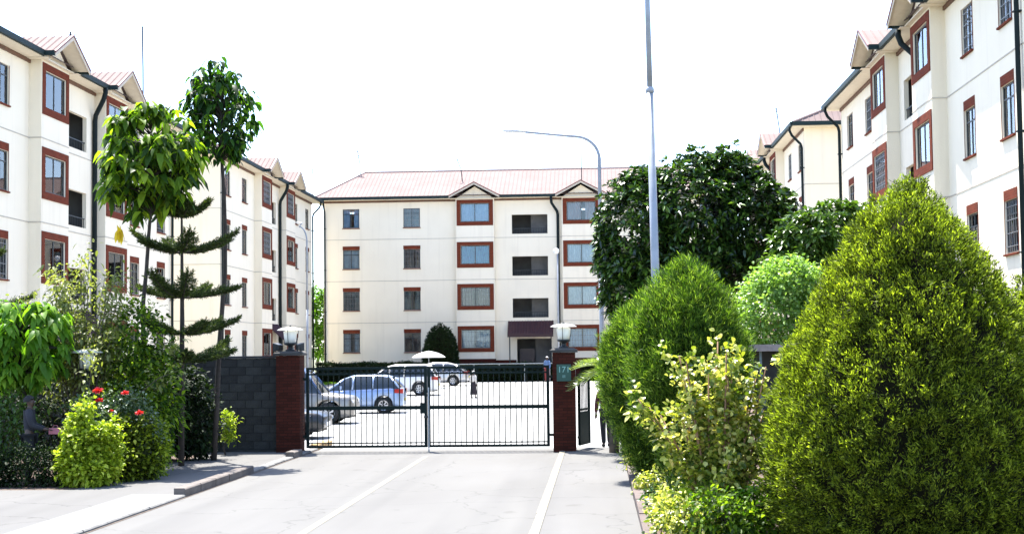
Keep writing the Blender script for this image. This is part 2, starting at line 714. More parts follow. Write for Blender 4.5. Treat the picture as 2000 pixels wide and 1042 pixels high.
def grille_mesh(w, h, nv, nh, scroll=False):
    b = MB()
    for i in range(nv):
        x = -w / 2 + w * (i + .5) / nv
        b.box(x - .007, .02, .03, x + .007, .034, h - .03)
    for i in range(nh):
        z = h * (i + .5) / nh
        b.box(-w / 2 + .02, .018, z - .009, w / 2 - .02, .036, z + .009)
    if scroll:
        for i in range(nv):
            for k in range(nh):
                cx, cz = -w / 2 + w * (i + .5) / nv, h * (k + .5) / nh
                pts = [(cx + .09 * math.cos(a), .026, cz + .12 * math.sin(a)) for a in [j * math.pi / 5 for j in range(11)]]
                b.tube(pts, .006, 4, False)
    return b.mesh('grille', PALESTEEL)


WW, WH = 1.2, 1.36
BW, BH = 2.06, 1.32
M_FRAME = frame_mesh(WW, WH, (0,), 1.0)
M_PANES = [pane_mesh(-WW / 2 + .03, -.01, .03, WH - .03), pane_mesh(.01, WW / 2 - .03, .03, WH - .03)]
M_BFRAME = frame_mesh(BW, BH, (0,), None)
M_BPANES = [pane_mesh(-BW / 2 + .03, -.01, .03, BH - .03), pane_mesh(.01, BW / 2 - .03, .03, BH - .03)]
M_LINTEL = MB().box(-WW / 2 - .02, -.018, WH + .003, WW / 2 + .02, .10, WH + .27).mesh('lintel', REDTRIM)
M_SILL = MB().add([(-WW / 2 - .04, -.07, -.07), (WW / 2 + .04, -.07, -.07), (WW / 2 + .04, .15, -.07), (-WW / 2 - .04, .15, -.07),
                   (-WW / 2 - .04, -.07, -.02), (WW / 2 + .04, -.07, -.02), (WW / 2 + .04, .15, .004), (-WW / 2 - .04, .15, .004)],
                  [(0, 3, 2, 1), (4, 5, 6, 7), (0, 1, 5, 4), (1, 2, 6, 5), (2, 3, 7, 6), (3, 0, 4, 7)]).mesh('sill', REDTRIM)
M_JAMBS = [MB().box(-WW / 2 - .035, -.012, -.02, -WW / 2 - .002, .02, WH + .002).mesh('jamb', REDTRIM), MB().box(WW / 2 + .002, -.012, -.02, WW / 2 + .035, .02, WH + .002).mesh('jamb', REDTRIM)]
_s = MB()
_s.box(-1.31, -.03, -.27, 1.31, .10, -.004)
_s.box(-1.31, -.03, BH + .004, 1.31, .10, BH + .26)
_s.box(-1.31, -.03, -.004, -BW / 2 - .004, .10, BH + .004)
_s.box(BW / 2 + .004, -.03, -.004, 1.31, .10, BH + .004)
M_SURR = _s.mesh('surround', REDTRIM)
M_CURT = [curtain_mesh(-WW / 2, WW / 2, WH, 9, 9, 1), curtain_mesh(-WW / 2, WW / 2, WH, -.12, .2, 2), curtain_mesh(-WW / 2, WW / 2, WH, .1, 9, 3)]
M_BCURT = [curtain_mesh(-BW / 2, BW / 2, BH, -.06, .02, 4), curtain_mesh(-BW / 2, BW / 2, BH, -.25, .2, 5), curtain_mesh(-BW / 2, BW / 2, BH, .05, .3, 6)]
M_GR = [grille_mesh(WW, WH, 6, 4), grille_mesh(WW, WH, 4, 4, True)]
M_BGR = [grille_mesh(BW, BH, 10, 4), grille_mesh(BW, BH, 7, 4, True)]


def colored(me, material):
    key = me.name + '|' + material.name
    if key in CACHE:
        return CACHE[key]
    c = me.copy()
    c.materials.clear()
    c.materials.append(material)
    CACHE[key] = c
    return c


CACHE = {}


def add_window(parent, x, yf, z, bay, top, cur, curm, grille, jambs=False):
    w = link('window', M_BFRAME if bay else M_FRAME, parent, (x, yf, z))
    for pm in (M_BPANES if bay else M_PANES):
        link('pane', pm, w)
    if bay:
        link('surround', M_SURR, w)
    else:
        if not top:
            link('lintel', M_LINTEL, w)
        if jambs:
            for jm in M_JAMBS:
                link('jamb', jm, w)
        link('sill', M_SILL, w)
    if cur is not None:
        link('curtain', colored((M_BCURT if bay else M_CURT)[cur], CURT[curm]), w)
    if grille is not None:
        link('grille', (M_BGR if bay else M_GR)[grille], w)
    return w


def apartment(name, label, loc, rz, wins, bays, stair, Ln, seed, entrance=True, curtain_map=None, pipes=(), jambs=False, group='cream four storey apartment blocks around the court'):
    root = thing(name, label, 'building', loc, rz, group)
    r = random.Random(seed)
    wall = MB()
    zbase = -.6
    # --- openings
    rows = []
    for i, s in enumerate(STRINGS):
        zg = s - 2.1 if i < 3 else 11.05
        rows.append(zg)
    win_holes = []
    for x in wins:
        for zg in rows:
            win_holes.append((x - WW / 2, x + WW / 2, zg, zg + WH))
    stair_holes = [(stair - 1.28, stair + 1.28, 10.45, 11.83), (stair - 1.28, stair + 1.28, 7.45, 8.83), (stair - 1.28, stair + 1.28, 4.45, 5.83)]
    if entrance:
        stair_holes.append((stair - 1.0, stair + 1.45, .1, 2.95))
    segs = []
    edges = [0.0]
    for c in bays:
        edges += [c - BAYW / 2, c + BAYW / 2]
    edges.append(Ln)
    for a, c in zip(edges[::2], edges[1::2]):
        hs = [h for h in win_holes + stair_holes if a < (h[0] + h[1]) / 2 < c]
        holed_panel(wall, a, c, zbase, EAVE, 0, hs)
    bay_rows = [STRINGS[0] - 2.16 + .27, STRINGS[1] - 2.16 + .27, STRINGS[2] - 2.16 + .27, 11.33]
    for c in bays:
        x0, x1 = c - BAYW / 2, c + BAYW / 2
        holed_panel(wall, x0, x1, zbase, EAVE, -BAYP, [(c - BW / 2, c + BW / 2, z, z + BH) for z in bay_rows])
        wall.quad((x0, 0, zbase), (x0, -BAYP, zbase), (x0, -BAYP, EAVE), (x0, 0, EAVE))
        wall.quad((x1, -BAYP, zbase), (x1, 0, zbase), (x1, 0, EAVE), (x1, -BAYP, EAVE))
        # gable triangle above the bay
        wall.add([(x0, -BAYP, EAVE), (x1, -BAYP, EAVE), (c, -BAYP, EAVE + .86)], [(0, 1, 2)])
    # ends, back
    wall.quad((0, DEPTH, zbase), (0, 0, zbase), (0, 0, EAVE), (0, DEPTH, EAVE))
    wall.quad((Ln, 0, zbase), (Ln, DEPTH, zbase), (Ln, DEPTH, EAVE), (Ln, 0, EAVE))
    wall.quad((Ln, DEPTH, zbase), (0, DEPTH, zbase), (0, DEPTH, EAVE), (Ln, DEPTH, EAVE))
    wall.build('wall', WALL, root)
    # plinth under the bays
    for c in bays:
        MB().box(c - BAYW / 2 - .02, -BAYP - .02, zbase, c + BAYW / 2 + .02, 0, 1.55).build('plinth', PLINTH, root)
    MB().box(bays[0] + BAYW / 2 + .02, -.05, zbase, stair - 1.05, 0, 1.45).build('plinth', PLINTH, root)
    # string lines
    sb = MB()
    for s in STRINGS[:3]:
        for a, c in zip(edges[::2], edges[1::2]):
            cuts = [(a, c)]
            for h in stair_holes:
                if h[2] - .03 < s < h[3] + .03 and a < (h[0] + h[1]) / 2 < c:
                    cuts = [(a, h[0]), (h[1], c)]
            for p, q in cuts:
                sb.box(p, -.014, s - .018, q, .02, s + .018)
        for c in bays:
            sb.box(c - BAYW / 2 - .014, -BAYP - .014, s - .018, c + BAYW / 2 + .014, -.001, s + .018)
        sb.box(-.014, 0, s - .018, .02, DEPTH, s + .018)
        sb.box(Ln - .02, 0, s - .018, Ln + .014, DEPTH, s + .018)
    sb.build('string_course', STRING, root)
    # roof
    rf = MB()
    e0, e1, f0, f1 = -OV, Ln + OV, -OV, DEPTH + OV
    ym = DEPTH / 2
    zr = EAVE + .2 + RISE
    ze = EAVE + .2
    A, B_, C_, D_ = (e0, f0, ze), (e1, f0, ze), (e1, f1, ze), (e0, f1, ze)
    P, Q = (e0 + HIP, ym, zr), (e1 - HIP, ym, zr)
    rf.add([A, B_, C_, D_, P, Q], [(0, 1, 5, 4), (1, 2, 5), (2, 3, 4, 5), (3, 0, 4)])
    # standing ribs of the sheeting
    sl = RISE / (ym - f0)
    x = e0 + .15
    while x < e1 - .1:
        t = min(1, (x - e0) / HIP, (e1 - x) / HIP)
        for sgn in (1, -1):
            ya = f0 if sgn > 0 else f1
            yb = ya + sgn * (ym - f0) * t
            zb = ze + RISE * t
            w = .035
            rf.add([(x - w, ya, ze + .004), (x + w, ya, ze + .004), (x, ya, ze + .03), (x - w, yb, zb + .004), (x + w, yb, zb + .004), (x, yb, zb + .03)],
                   [(0, 1, 2), (0, 2, 5, 3), (1, 4, 5, 2)])
        x += .3
    yv = f0 + .2
    while yv < f1 - .1:
        t = min(1, (yv - f0) / (ym - f0), (f1 - yv) / (ym - f0))
        for xe, sg in ((e0, 1), (e1, -1)):
            xb = xe + sg * HIP * t
            zb = ze + RISE * t
            w = .035
            rf.add([(xe, yv - w, ze + .004), (xe, yv + w, ze + .004), (xe, yv, ze + .05), (xb, yv - w, zb + .004), (xb, yv + w, zb + .004), (xb, yv, zb + .05)],
                   [(0, 1, 2), (0, 2, 5, 3), (1, 4, 5, 2)])
        yv += .3
    roof = rf.build('roof', ROOF, root)
    rc = MB()
    rc.tube([P, Q], .10, 6)
    for a, c in ((A, P), (D_, P), (B_, Q), (C_, Q)):
        rc.tube([a, c], .08, 6)
    rc.build('ridge_cap', mat('ridge_red', (.22, .15, .135), .8), roof)
    # soffit
    so = MB()
    so.box(e0, f0, EAVE, e1, -.001, EAVE + .03)
    so.box(e0, DEPTH + .001, EAVE, e1, f1, EAVE + .03)
    so.box(e0, -.001, EAVE, -.001, DEPTH + .001, EAVE + .03)
    so.box(Ln + .001, -.001, EAVE, e1, DEPTH + .001, EAVE + .03)
    so.build('soffit', SOFFIT, root)
    wp = MB()
    for a, c in zip(edges[::2], edges[1::2]):
        wp.box(a + .003, -.06, EAVE - .14, c - .003, -.002, EAVE - .003)
    wp.build('wall_plate', WALLPLATE, root)
    # gutters between the gablets, and round the ends
    gx = [e0 - .02]
    G2 = BAYW / 2 + .40
    for c in bays:
        gx += [c - G2 + .02, c + G2 - .02]
    gx.append(e1 + .02)
    gb = 0
    for a, c in zip(gx[::2], gx[1::2]):
        MB().box(a, f0 - .13, EAVE + .03, c, f0 - .002, EAVE + .22).build('gutter', GUTTER, root)
    for xx, sg in ((e0, -1), (e1, 1)):
        xa, xb = (xx - .13, xx - .002) if sg < 0 else (xx + .002, xx + .13)
        MB().box(xa, f0 - .0, EAVE + .03, xb, f1, EAVE + .22).build('gutter', GUTTER, root)
    # gablets
    for c in bays:
        yf = -BAYP - .62
        pk = EAVE + 1.05
        yb = f0 + (pk + .02 - ze) / sl + .1
        g = MB()
        th = .05
        for sg in (-1, 1):
            xe = c + sg * G2
            zl = EAVE + .12
            ye = f0 + .25
            q = [(xe, yf, zl), (c, yf, pk), (c, yb, pk), (xe, ye, zl)]
            q2 = [(a[0], a[1], a[2] + th) for a in q]
            g.add(q + q2, [(0, 1, 2, 3), (4, 7, 6, 5), (0, 4, 5, 1), (1, 5, 6, 2), (2, 6, 7, 3), (3, 7, 4, 0)])
            yy = yf + .12
            while yy < yb - .1:
                t0 = max(0.0, (yy - ye) / (yb - ye))
                xa, za = xe + (c - xe) * t0, zl + (pk - zl) * t0 + th
                g.add([(xa, yy - .03, za + .002), (xa, yy + .03, za + .002), (xa, yy, za + .04), (c, yy - .03, pk + th + .002), (c, yy + .03, pk + th + .002), (c, yy, pk + th + .04)],
                      [(0, 1, 2), (0, 2, 5, 3), (1, 4, 5, 2)])
                yy += .28
        gab = g.build('gable_roof', ROOF, root)
        for sg in (-1, 1):
            xe = c + sg * (G2 - .02)
            MB().add([(xe, yf + .01, EAVE + .105), (c, yf + .01, pk - .012), (c, -BAYP - .004, pk - .012), (xe, -BAYP - .004, EAVE + .105)], [(0, 1, 2, 3)]).build('gable_lining', SOFFIT, gab)
        bb = MB()
        for sg in (-1, 1):
            xe = c + sg * (G2 + .03)
            zl = EAVE + .10
            for (dz0, dz1) in ((-.11, .05),):
                q = [(xe, yf - .035, zl + dz0), (c, yf - .035, pk + dz0), (c, yf - .035, pk + dz1), (xe, yf - .035, zl + dz1)]
                q2 = [(a[0], yf - .003, a[2]) for a in q]
                bb.add(q + q2, [(0, 1, 2, 3), (4, 7, 6, 5), (0, 4, 5, 1), (1, 5, 6, 2), (2, 6, 7, 3), (3, 7, 4, 0)])
        bb.build('bargeboard', TRIM, gab)
        eb = MB()
        for sg in (-1, 1):
            xe = c + sg * (G2 + .05)
            q = [(xe, yf - .06, EAVE + .12), (c, yf - .06, pk + .03), (c, yf - .06, pk + .10), (xe, yf - .06, EAVE + .19)]
            q2 = [(a[0], yf + .02, a[2]) for a in q]
            eb.add(q + q2, [(0, 1, 2, 3), (4, 7, 6, 5), (0, 4, 5, 1), (1, 5, 6, 2), (2, 6, 7, 3), (3, 7, 4, 0)])
        eb.build('verge_trim', mat('verge_brown', (.16, .05, .045), .6), gab)
        MB().box(c - G2, yf + .3, EAVE - .02, c - BAYW / 2 - .01, -.004, EAVE - .004).build('gable_soffit', SOFFIT, gab)
        MB().box(c + BAYW / 2 + .01, yf + .3, EAVE - .02, c + G2, -.004, EAVE - .004).build('gable_soffit', SOFFIT, gab)
        for sg in (-1, 1):
            xa = c + sg * G2
            MB().box(min(xa, xa + sg * .12), yf - .02, EAVE + .03, max(xa, xa + sg * .12), f0 - .14, EAVE + .2).build('gable_gutter', GUTTER, gab)
    # windows
    cm = curtain_map or {}
    for ci, x in enumerate(wins):
        for ri, zg in enumerate(rows):
            cm_i = r.choice([0, 0, 1, 5, 5, 3, 4])
            add_window(root, x, 0, zg, False, ri == 3, r.choice([0, 1, 2, 0]), cm_i, r.choice([0, None, 1, None]) if ri in (0, 3) else r.choice([None, None, None, None, 0]), jambs)
    for bi, c in enumerate(bays):
        for ri, z in enumerate(bay_rows):
            cu, cmi, gr = cm.get((bi, ri), (r.choice([0, 1, 2]), r.choice([0, 0, 1]), r.choice([None, None, None, 1])))
            add_window(root, c, -BAYP, z, True, False, cu, cmi, gr)
    # stair openings: recess with landing, half wall and railing
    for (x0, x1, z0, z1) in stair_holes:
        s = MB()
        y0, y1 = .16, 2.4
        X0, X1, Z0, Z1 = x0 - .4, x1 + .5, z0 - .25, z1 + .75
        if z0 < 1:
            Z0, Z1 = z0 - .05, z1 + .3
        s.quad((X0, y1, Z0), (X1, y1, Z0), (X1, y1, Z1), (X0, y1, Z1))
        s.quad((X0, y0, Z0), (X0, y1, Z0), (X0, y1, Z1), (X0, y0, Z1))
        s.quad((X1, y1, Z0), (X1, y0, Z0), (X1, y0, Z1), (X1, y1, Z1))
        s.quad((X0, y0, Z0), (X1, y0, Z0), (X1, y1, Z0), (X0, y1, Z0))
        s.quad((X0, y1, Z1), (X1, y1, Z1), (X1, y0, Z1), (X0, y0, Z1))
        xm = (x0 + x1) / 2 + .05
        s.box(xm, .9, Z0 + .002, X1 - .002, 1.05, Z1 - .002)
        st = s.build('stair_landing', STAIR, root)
        if z0 > 1:
            rl = MB()
            rl.box(x0, .06, z0 + .36, x1, .09, z0 + .40)
            nb = 14
            for i in range(nb):
                xx = x0 + (x1 - x0) * (i + .5) / nb
                rl.box(xx - .01, .066, z0, xx + .01, .086, z0 + .36)
            rl.build('railing', DARK, st)
        else:
            MB().box(x0 + .15, .7, .1, xm - .05, .76, 2.25).build('door', mat('brown_door', (.05, .03, .025), .5), st)
    if entrance:
        cpy = MB()
        xa, xb = stair - 1.62, stair + 1.62
        cpy.add([(xa, 0, 4.15), (xb, 0, 4.15), (xb, -1.1, 3.2), (xa, -1.1, 3.2), (xa, 0, 4.22), (xb, 0, 4.22), (xb, -1.1, 3.27), (xa, -1.1, 3.27)],
                [(0, 3, 2, 1), (4, 5, 6, 7), (0, 1, 5, 4), (1, 2, 6, 5), (2, 3, 7, 6), (3, 0, 4, 7)])
        for i in range(17):
            xx = xa + .06 + (xb - xa - .12) * i / 16
            cpy.add([(xx - .025, 0, 4.221), (xx + .025, 0, 4.221), (xx, 0, 4.26), (xx - .025, -1.1, 3.271), (xx + .025, -1.1, 3.271), (xx, -1.1, 3.31)], [(0, 2, 5, 3), (1, 4, 5, 2), (3, 5, 4)])
        cn = cpy.build('entrance_canopy', mat('maroon_tiles', (.045, .008, .010), .6, (.032, .006, .008), 5), root)
        MB().box(xa, -1.13, 3.06, xb, -1.102, 3.28).build('fascia', mat('maroon_board', (.035, .007, .009), .6), cn)
        MB().tube([(xa + .15, -.95, 0), (xa + .15, -.95, 3.3)], .04, 6).build('post', DARK, cn)
        MB().tube([(xb - .15, -.95, 0), (xb - .15, -.95, 3.3)], .04, 6).build('post', DARK, cn)
    # downpipes
    px = bays[1] - BAYW / 2 - .30
    pts = [(px - .45, f0 - .07, EAVE + .03), (px - .45, f0 - .07, EAVE - .15), (px - .42, f0 + .02, EAVE - .42), (px - .05, -.16, EAVE - .98), (px, -.12, EAVE - 1.2), (px, -.12, 0)]
    MB().tube(pts, .10, 8).build('downpipe', PIPE, root, True)
    for xx in (.10, Ln - .10):
        pts = [(xx, f0 - .07, EAVE + .03), (xx, f0 - .07, EAVE - .12), (xx, f0 + .03, EAVE - .35), (xx, -.16, EAVE - .8), (xx, -.11, EAVE - 1.0), (xx, -.11, 0)]
        dp = MB().tube(pts, .065, 8).build('downpipe', PIPE, root, True)
        br = MB()
        for z in (2, 5, 8, 11):
            br.box(xx - .09, -.19, z, xx + .09, -.001, z + .04)
        br.build('bracket', PIPE, dp)
    return root


LAY = dict(wins=[1.6, 5.5, 20.0, 23.9], bays=[9.3, 16.2], stair=12.6, Ln=25.5)
apartment('apartment_building', 'cream block facing the camera squarely at the far end of the court', (-19.6, 106, .35), 0,
          [2.0, 6.4, 23.2, 27.6], [11.0, 18.6], 14.9, 29.6, 3,
          curtain_map={(0, 3): (0, 1, None), (0, 2): (0, 2, None), (0, 1): (1, 3, 0), (0, 0): (0, 0, 0), (1, 3): (2, 4, None), (1, 2): (0, 0, None), (1, 1): (0, 0, None), (1, 0): (0, 1, 0)})
apartment('apartment_building', 'cream block cut by the left picture edge, two gablets over its bays', (-20.0, 43.3, -.05), rad(90), seed=5, jambs=True, **LAY)
apartment('apartment_building', 'cream block on the left behind the tall thin trees, next to the far block', (-20.0, 78.0, .02), rad(90), seed=8, **LAY)
apartment('apartment_building', 'tall cream block at the right edge, rising behind the big clipped cone shrub', (10.65, 64.3, -.32), rad(-90),
          [2.2, 6.4, 21.8, 25.7], [10.8, 17.8], 14.3, 27.2, 12, jambs=True)
apartment('apartment_building', 'cream block on the right, farther back, above the dark glossy tree', (10.4, 99.4, .3), rad(-90), seed=21, **LAY)

# ================================================================== BOUNDARY: wall, pillars, gate
BLOCK = mat('grey_block', (.044, .044, .041), .9, (.031, .031, .029), 2.5, .5, 25, spec=.1)
BLOCK2 = mat('grey_block_b', (.034, .034, .032), .9, (.024, .024, .023), 3, .5, 25, spec=.1)
MORT = mat('mortar', (.014, .015, .016), .95, (.010, .011, .012), 4)
gwall = thing('block_wall', 'grey concrete block wall left of the gate, half hidden by plants', 'wall', (0, 0, 0))
MB().box(-15.4, 35.94, -.1, -7.79, 36.10, 2.30).build('mortar_core', MORT, gwall)
me1 = MB().add([(0, 0, 0), (.385, 0, 0), (.385, .19, 0), (0, .19, 0), (0, 0, .187), (.385, 0, .187), (.385, .19, .187), (0, .19, .187)],
               [(0, 3, 2, 1), (4, 5, 6, 7), (0, 1, 5, 4), (1, 2, 6, 5), (2, 3, 7, 6), (3, 0, 4, 7)])
mb1, mb2 = me1.mesh('block', BLOCK), me1.mesh('block', BLOCK2)
nblk = 0
for r_ in range(12):
    off = .2 if r_ % 2 else 0
    for k in range(19):
        x = -8.18 - off - k * .4
        if x < -15.4:
            continue
        link('block', mb1 if rng.random() < .55 else mb2, gwall, (x + rng.uniform(-.004, .004), 35.925 + rng.uniform(-.006, .006), -.1 + r_ * .2))
    if r_ % 2:
        link('half_block', MB().box(0, 0, 0, .185, .19, .187).mesh('half_block', BLOCK), gwall, (-7.98, 35.927, -.1 + r_ * .2))
MB().box(-15.4, 35.9, 2.302, -7.79, 36.14, 2.36).build('coping', mat('dark_coping', (.035, .035, .035), .9, (.025, .025, .025), 3, .3), gwall)

PILL = brick_mat('maroon_pillar', (.068, .018, .012), (.04, .012, .008), (.026, .012, .009), .2, .07)


def pillar(x, y, w, label):
    p = thing('gate_pillar', label, 'pillar', (x, y, 0), 0, 'maroon brick gate pillars')
    h = w / 2
    MB().box(-h, -h, -.1, h, h, 2.36).build('shaft', PILL, p)
    c = MB()
    c.add([(-h - .06, -h - .06, 2.362), (h + .06, -h - .06, 2.362), (h + .06, h + .06, 2.362), (-h - .06, h + .06, 2.362),
           (-h - .06, -h - .06, 2.42), (h + .06, -h - .06, 2.42), (h + .06, h + .06, 2.42), (-h - .06, h + .06, 2.42),
           (-h + .04, -h + .04, 2.47), (h - .04, -h + .04, 2.47), (h - .04, h - .04, 2.47), (-h + .04, h - .04, 2.47)],
          [(0, 3, 2, 1), (0, 1, 5, 4), (1, 2, 6, 5), (2, 3, 7, 6), (3, 0, 4, 7), (4, 5, 9, 8), (5, 6, 10, 9), (6, 7, 11, 10), (7, 4, 8, 11), (8, 9, 10, 11)])
    c.build('cap', mat('dark_cap', (.06, .056, .052), .9, (.035, .033, .03), 4, .4), p)
    return p


pillar(-7.48, 35.95, .58, 'maroon brick gate pillar at the end of the grey block wall')
pillar(-.80, 35.75, .54, 'maroon brick gate pillar beside the spiky palm, green plate on it')

OPAL = mat('opal_glass', (.72, .70, .62), .35, (.66, .64, .56), 4)
WHITE = mat('white_enamel', (.82, .82, .80), .4, (.76, .76, .74), 5)


SHADE = leaf_mat('opal_shade', [(0, (.8, .8, .77)), (1, (.8, .8, .77))], .5, .4, .4, (.8, .8, .76))


def pillar_lamp(x, y, z, label, flood, s=1.0):
    p = thing('pillar_lamp', label, 'lamp', (x, y, z), 0, 'mushroom lamps by the gate')
    MB().lathe([(.12, 0), (.12, .03), (.06, .05), (.06, .12), (.15, .16), (.16, .2)], 16).build('base', DARK, p, True)
    MB().lathe([(.135, .2), (.15, .3), (.17, .47), (.10, .5)], 16).build('diffuser', OPAL, p, True)
    MB().lathe([(.02, .50), (.315, .505), (.32, .515), (.25, .55), (.12, .575), (.03, .585)], 24).build('shade', SHADE, p, True)
    MB().lathe([(.03, .582), (.03, .60), (.015, .62), (.005, .63)], 8).build('finial', DARK, p, True)
    for a in range(3):
        an = a * 2.09 + .4
        MB().tube([(.15 * math.cos(an), .15 * math.sin(an), .18), (.19 * math.cos(an), .19 * math.sin(an), .34), (.2 * math.cos(an), .2 * math.sin(an), .505)], .008, 5).build('stay', DARK, p)
    p.scale = (s, s, s)
    return p


pillar_lamp(-7.48, 35.95, 2.47, 'white mushroom lamp on the pillar at the end of the block wall', True)
pillar_lamp(-.80, 35.75, 2.47, 'white mushroom lamp on the pillar beside the spiky palm', False)


def floodlight(x, y, z, rz, label):
    p = thing('floodlight', label, 'light', (x, y, z), rz, 'small black floodlights on the left pillar')
    MB().add([(-.1, -.05, .05), (.1, -.05, .05), (.13, .1, .02), (-.13, .1, .02), (-.1, -.05, .17), (.1, -.05, .17), (.13, .1, .22), (-.13, .1, .22)],
             [(0, 3, 2, 1), (4, 5, 6, 7), (0, 1, 5, 4), (1, 2, 6, 5), (2, 3, 7, 6), (3, 0, 4, 7)]).build('housing', DARK, p)
    MB().tube([(-.14, .02, .12), (-.14, .02, 0), (.14, .02, 0), (.14, .02, .12)], .012, 6).build('bracket', DARK, p)
    MB().box(-.11, .101, .04, .11, .108, .2).build('lens', WHITE, p)


floodlight(-7.24, 35.78, 2.45, rad(-60), 'black floodlight right of the lamp on the left pillar')
floodlight(-7.73, 35.82, 2.45, rad(70), 'black floodlight left of the lamp on the left pillar')

GREEN = mat('gate_green', (.003, .011, .009), .7, (.005, .014, .012), 6, spec=.2)
gate_mesh_cache = {}


def gate_leaf(x0, x1, y, label, lock_right):
    g = thing('gate_leaf', label, 'gate', (x0, y, 0), 0, 'two leaves of the green driveway gate')
    W = x1 - x0
    z0, zt = .10, 2.06
    MB().box(-.01, -.03, z0, .06, .03, zt).build('stile', GREEN, g)
    MB().box(W - .06, -.03, z0, W + .01, .03, zt).build('stile', GREEN, g)
    for z, h in ((zt - .06, .06), (zt - .19, .04), (1.02, .09), (z0 + .10, .03), (z0, .06)):
        MB().box(.06, -.024, z, W - .06, .024, z + h).build('rail', GREEN, g)
    n = 21
    zc = (z0 + .05, zt - .05)
    bar = MB().tube([(0, 0, z0 + .05), (0, 0, zt - .05)], [.0125, .0125], 6).mesh('bar', GREEN)
    for i in range(n):
        link('bar', bar, g, (.06 + (W - .12) * (i + .5) / n, 0, 0))
    # small ring ornaments between the two upper rails
    ring = MB().tube([(.045 * math.cos(a), 0, zt - .10 + .045 * math.sin(a)) for a in [k * math.pi / 6 for k in range(13)]], .008, 5, False).mesh('ring', GREEN)
    for i in range(n - 1):
        link('ring', ring, g, (.06 + (W - .12) * (i + 1) / n, 0, 0))
    if lock_right:
        MB().box(W - .16, -.05, .92, W - .01, -.03, 1.18).build('lock_plate', GREEN, g)
        MB().lathe([(.03, 0), (.045, .02), (.045, .06), (.02, .08)], 10, (W - .02, -.07, .80)).build('padlock', DARK, g)
    else:
        MB().tube([(.02, -.045, -.0), (.02, -.045, 1.55)], .018, 8).build('drop_bolt', mat('galvanised', (.45, .48, .5), .4, metal=.5), g)
    for z in (.35, 1.75):
        xx = -.12 if not lock_right else -.10
        if lock_right:
            MB().box(-.10, -.02, z, 0, .02, z + .06).build('hinge', GREEN, g)
        else:
            MB().box(W, -.02, z, W + .12, .02, z + .06).build('hinge', GREEN, g)
    return g


gate_leaf(-7.11, -4.16, 36.10, 'left leaf of the green barred gate, cars parked behind it', True)
gate_leaf(-4.13, -1.18, 36.10, 'right leaf of the green barred gate, with pale drop bolt', False)

# pedestrian gate standing open, seen nearly edge on
pg = thing('pedestrian_gate', 'narrow green pedestrian gate standing open right of the gate', 'gate', (-.46, 36.0, 0), rad(76))
MB().box(0, -.03, .12, .06, .03, 1.85).build('stile', GREEN, pg)
MB().box(.94, -.03, .12, 1.0, .03, 1.85).build('stile', GREEN, pg)
for z in (.12, .95, 1.80):
    MB().box(.06, -.02, z, .94, .02, z + .05).build('rail', GREEN, pg)
pbar = MB().box(-.009, -.009, .17, .009, .009, 1.80).mesh('bar', GREEN)
for i in range(7):
    link('bar', pbar, pg, (.06 + .88 * (i + .5) / 7, 0, 0))
MB().box(.06, -.012, .17, .94, .012, .92).build('kick_plate', GREEN, pg)
for z in (.3, 1.55):
    MB().box(-.10, -.02, z, 0, .02, z + .05).build('hinge', GREEN, pg)

# number plate on the pillar
sg = thing('number_plate', 'small green plate with pale numerals on the right pillar', 'sign', (-.80, 35.47, 1.88))
MB().box(-.17, -.012, -.2, .17, .008, .2).build('plate', mat('plate_green', (.012, .07, .05), .5), sg)


def text_mesh(txt, size, material):
    cu = bpy.data.curves.new('lettering', 'FONT')
    cu.body = txt
    cu.size = size
    cu.align_x = 'CENTER'
    cu.align_y = 'CENTER'
    cu.extrude = .002
    o = bpy.data.objects.new('lettering', cu)
    COL.objects.link(o)
    bpy.context.view_layer.update()
    me = bpy.data.meshes.new_from_object(o.evaluated_get(bpy.context.evaluated_depsgraph_get()))
    bpy.data.objects.remove(o, do_unlink=True)
    me.materials.clear()
    me.materials.append(material)
    return me


for tx, sz, zz in (('171', .20, .07), ('III', .10, -.09)):
    t = link('lettering', text_mesh(tx, sz, mat('plate_text', (.2, .4, .36), .6)), sg, (0, -.0145, zz))
    t.rotation_euler = (rad(90), 0, 0)

# ================================================================== STREET LAMPS
POLE = mat('grey_pole', (.30, .32, .36), .5, (.24, .26, .29), 4, metal=.2)
LAMPH = mat('lamp_head_grey', (.5, .52, .54), .4)


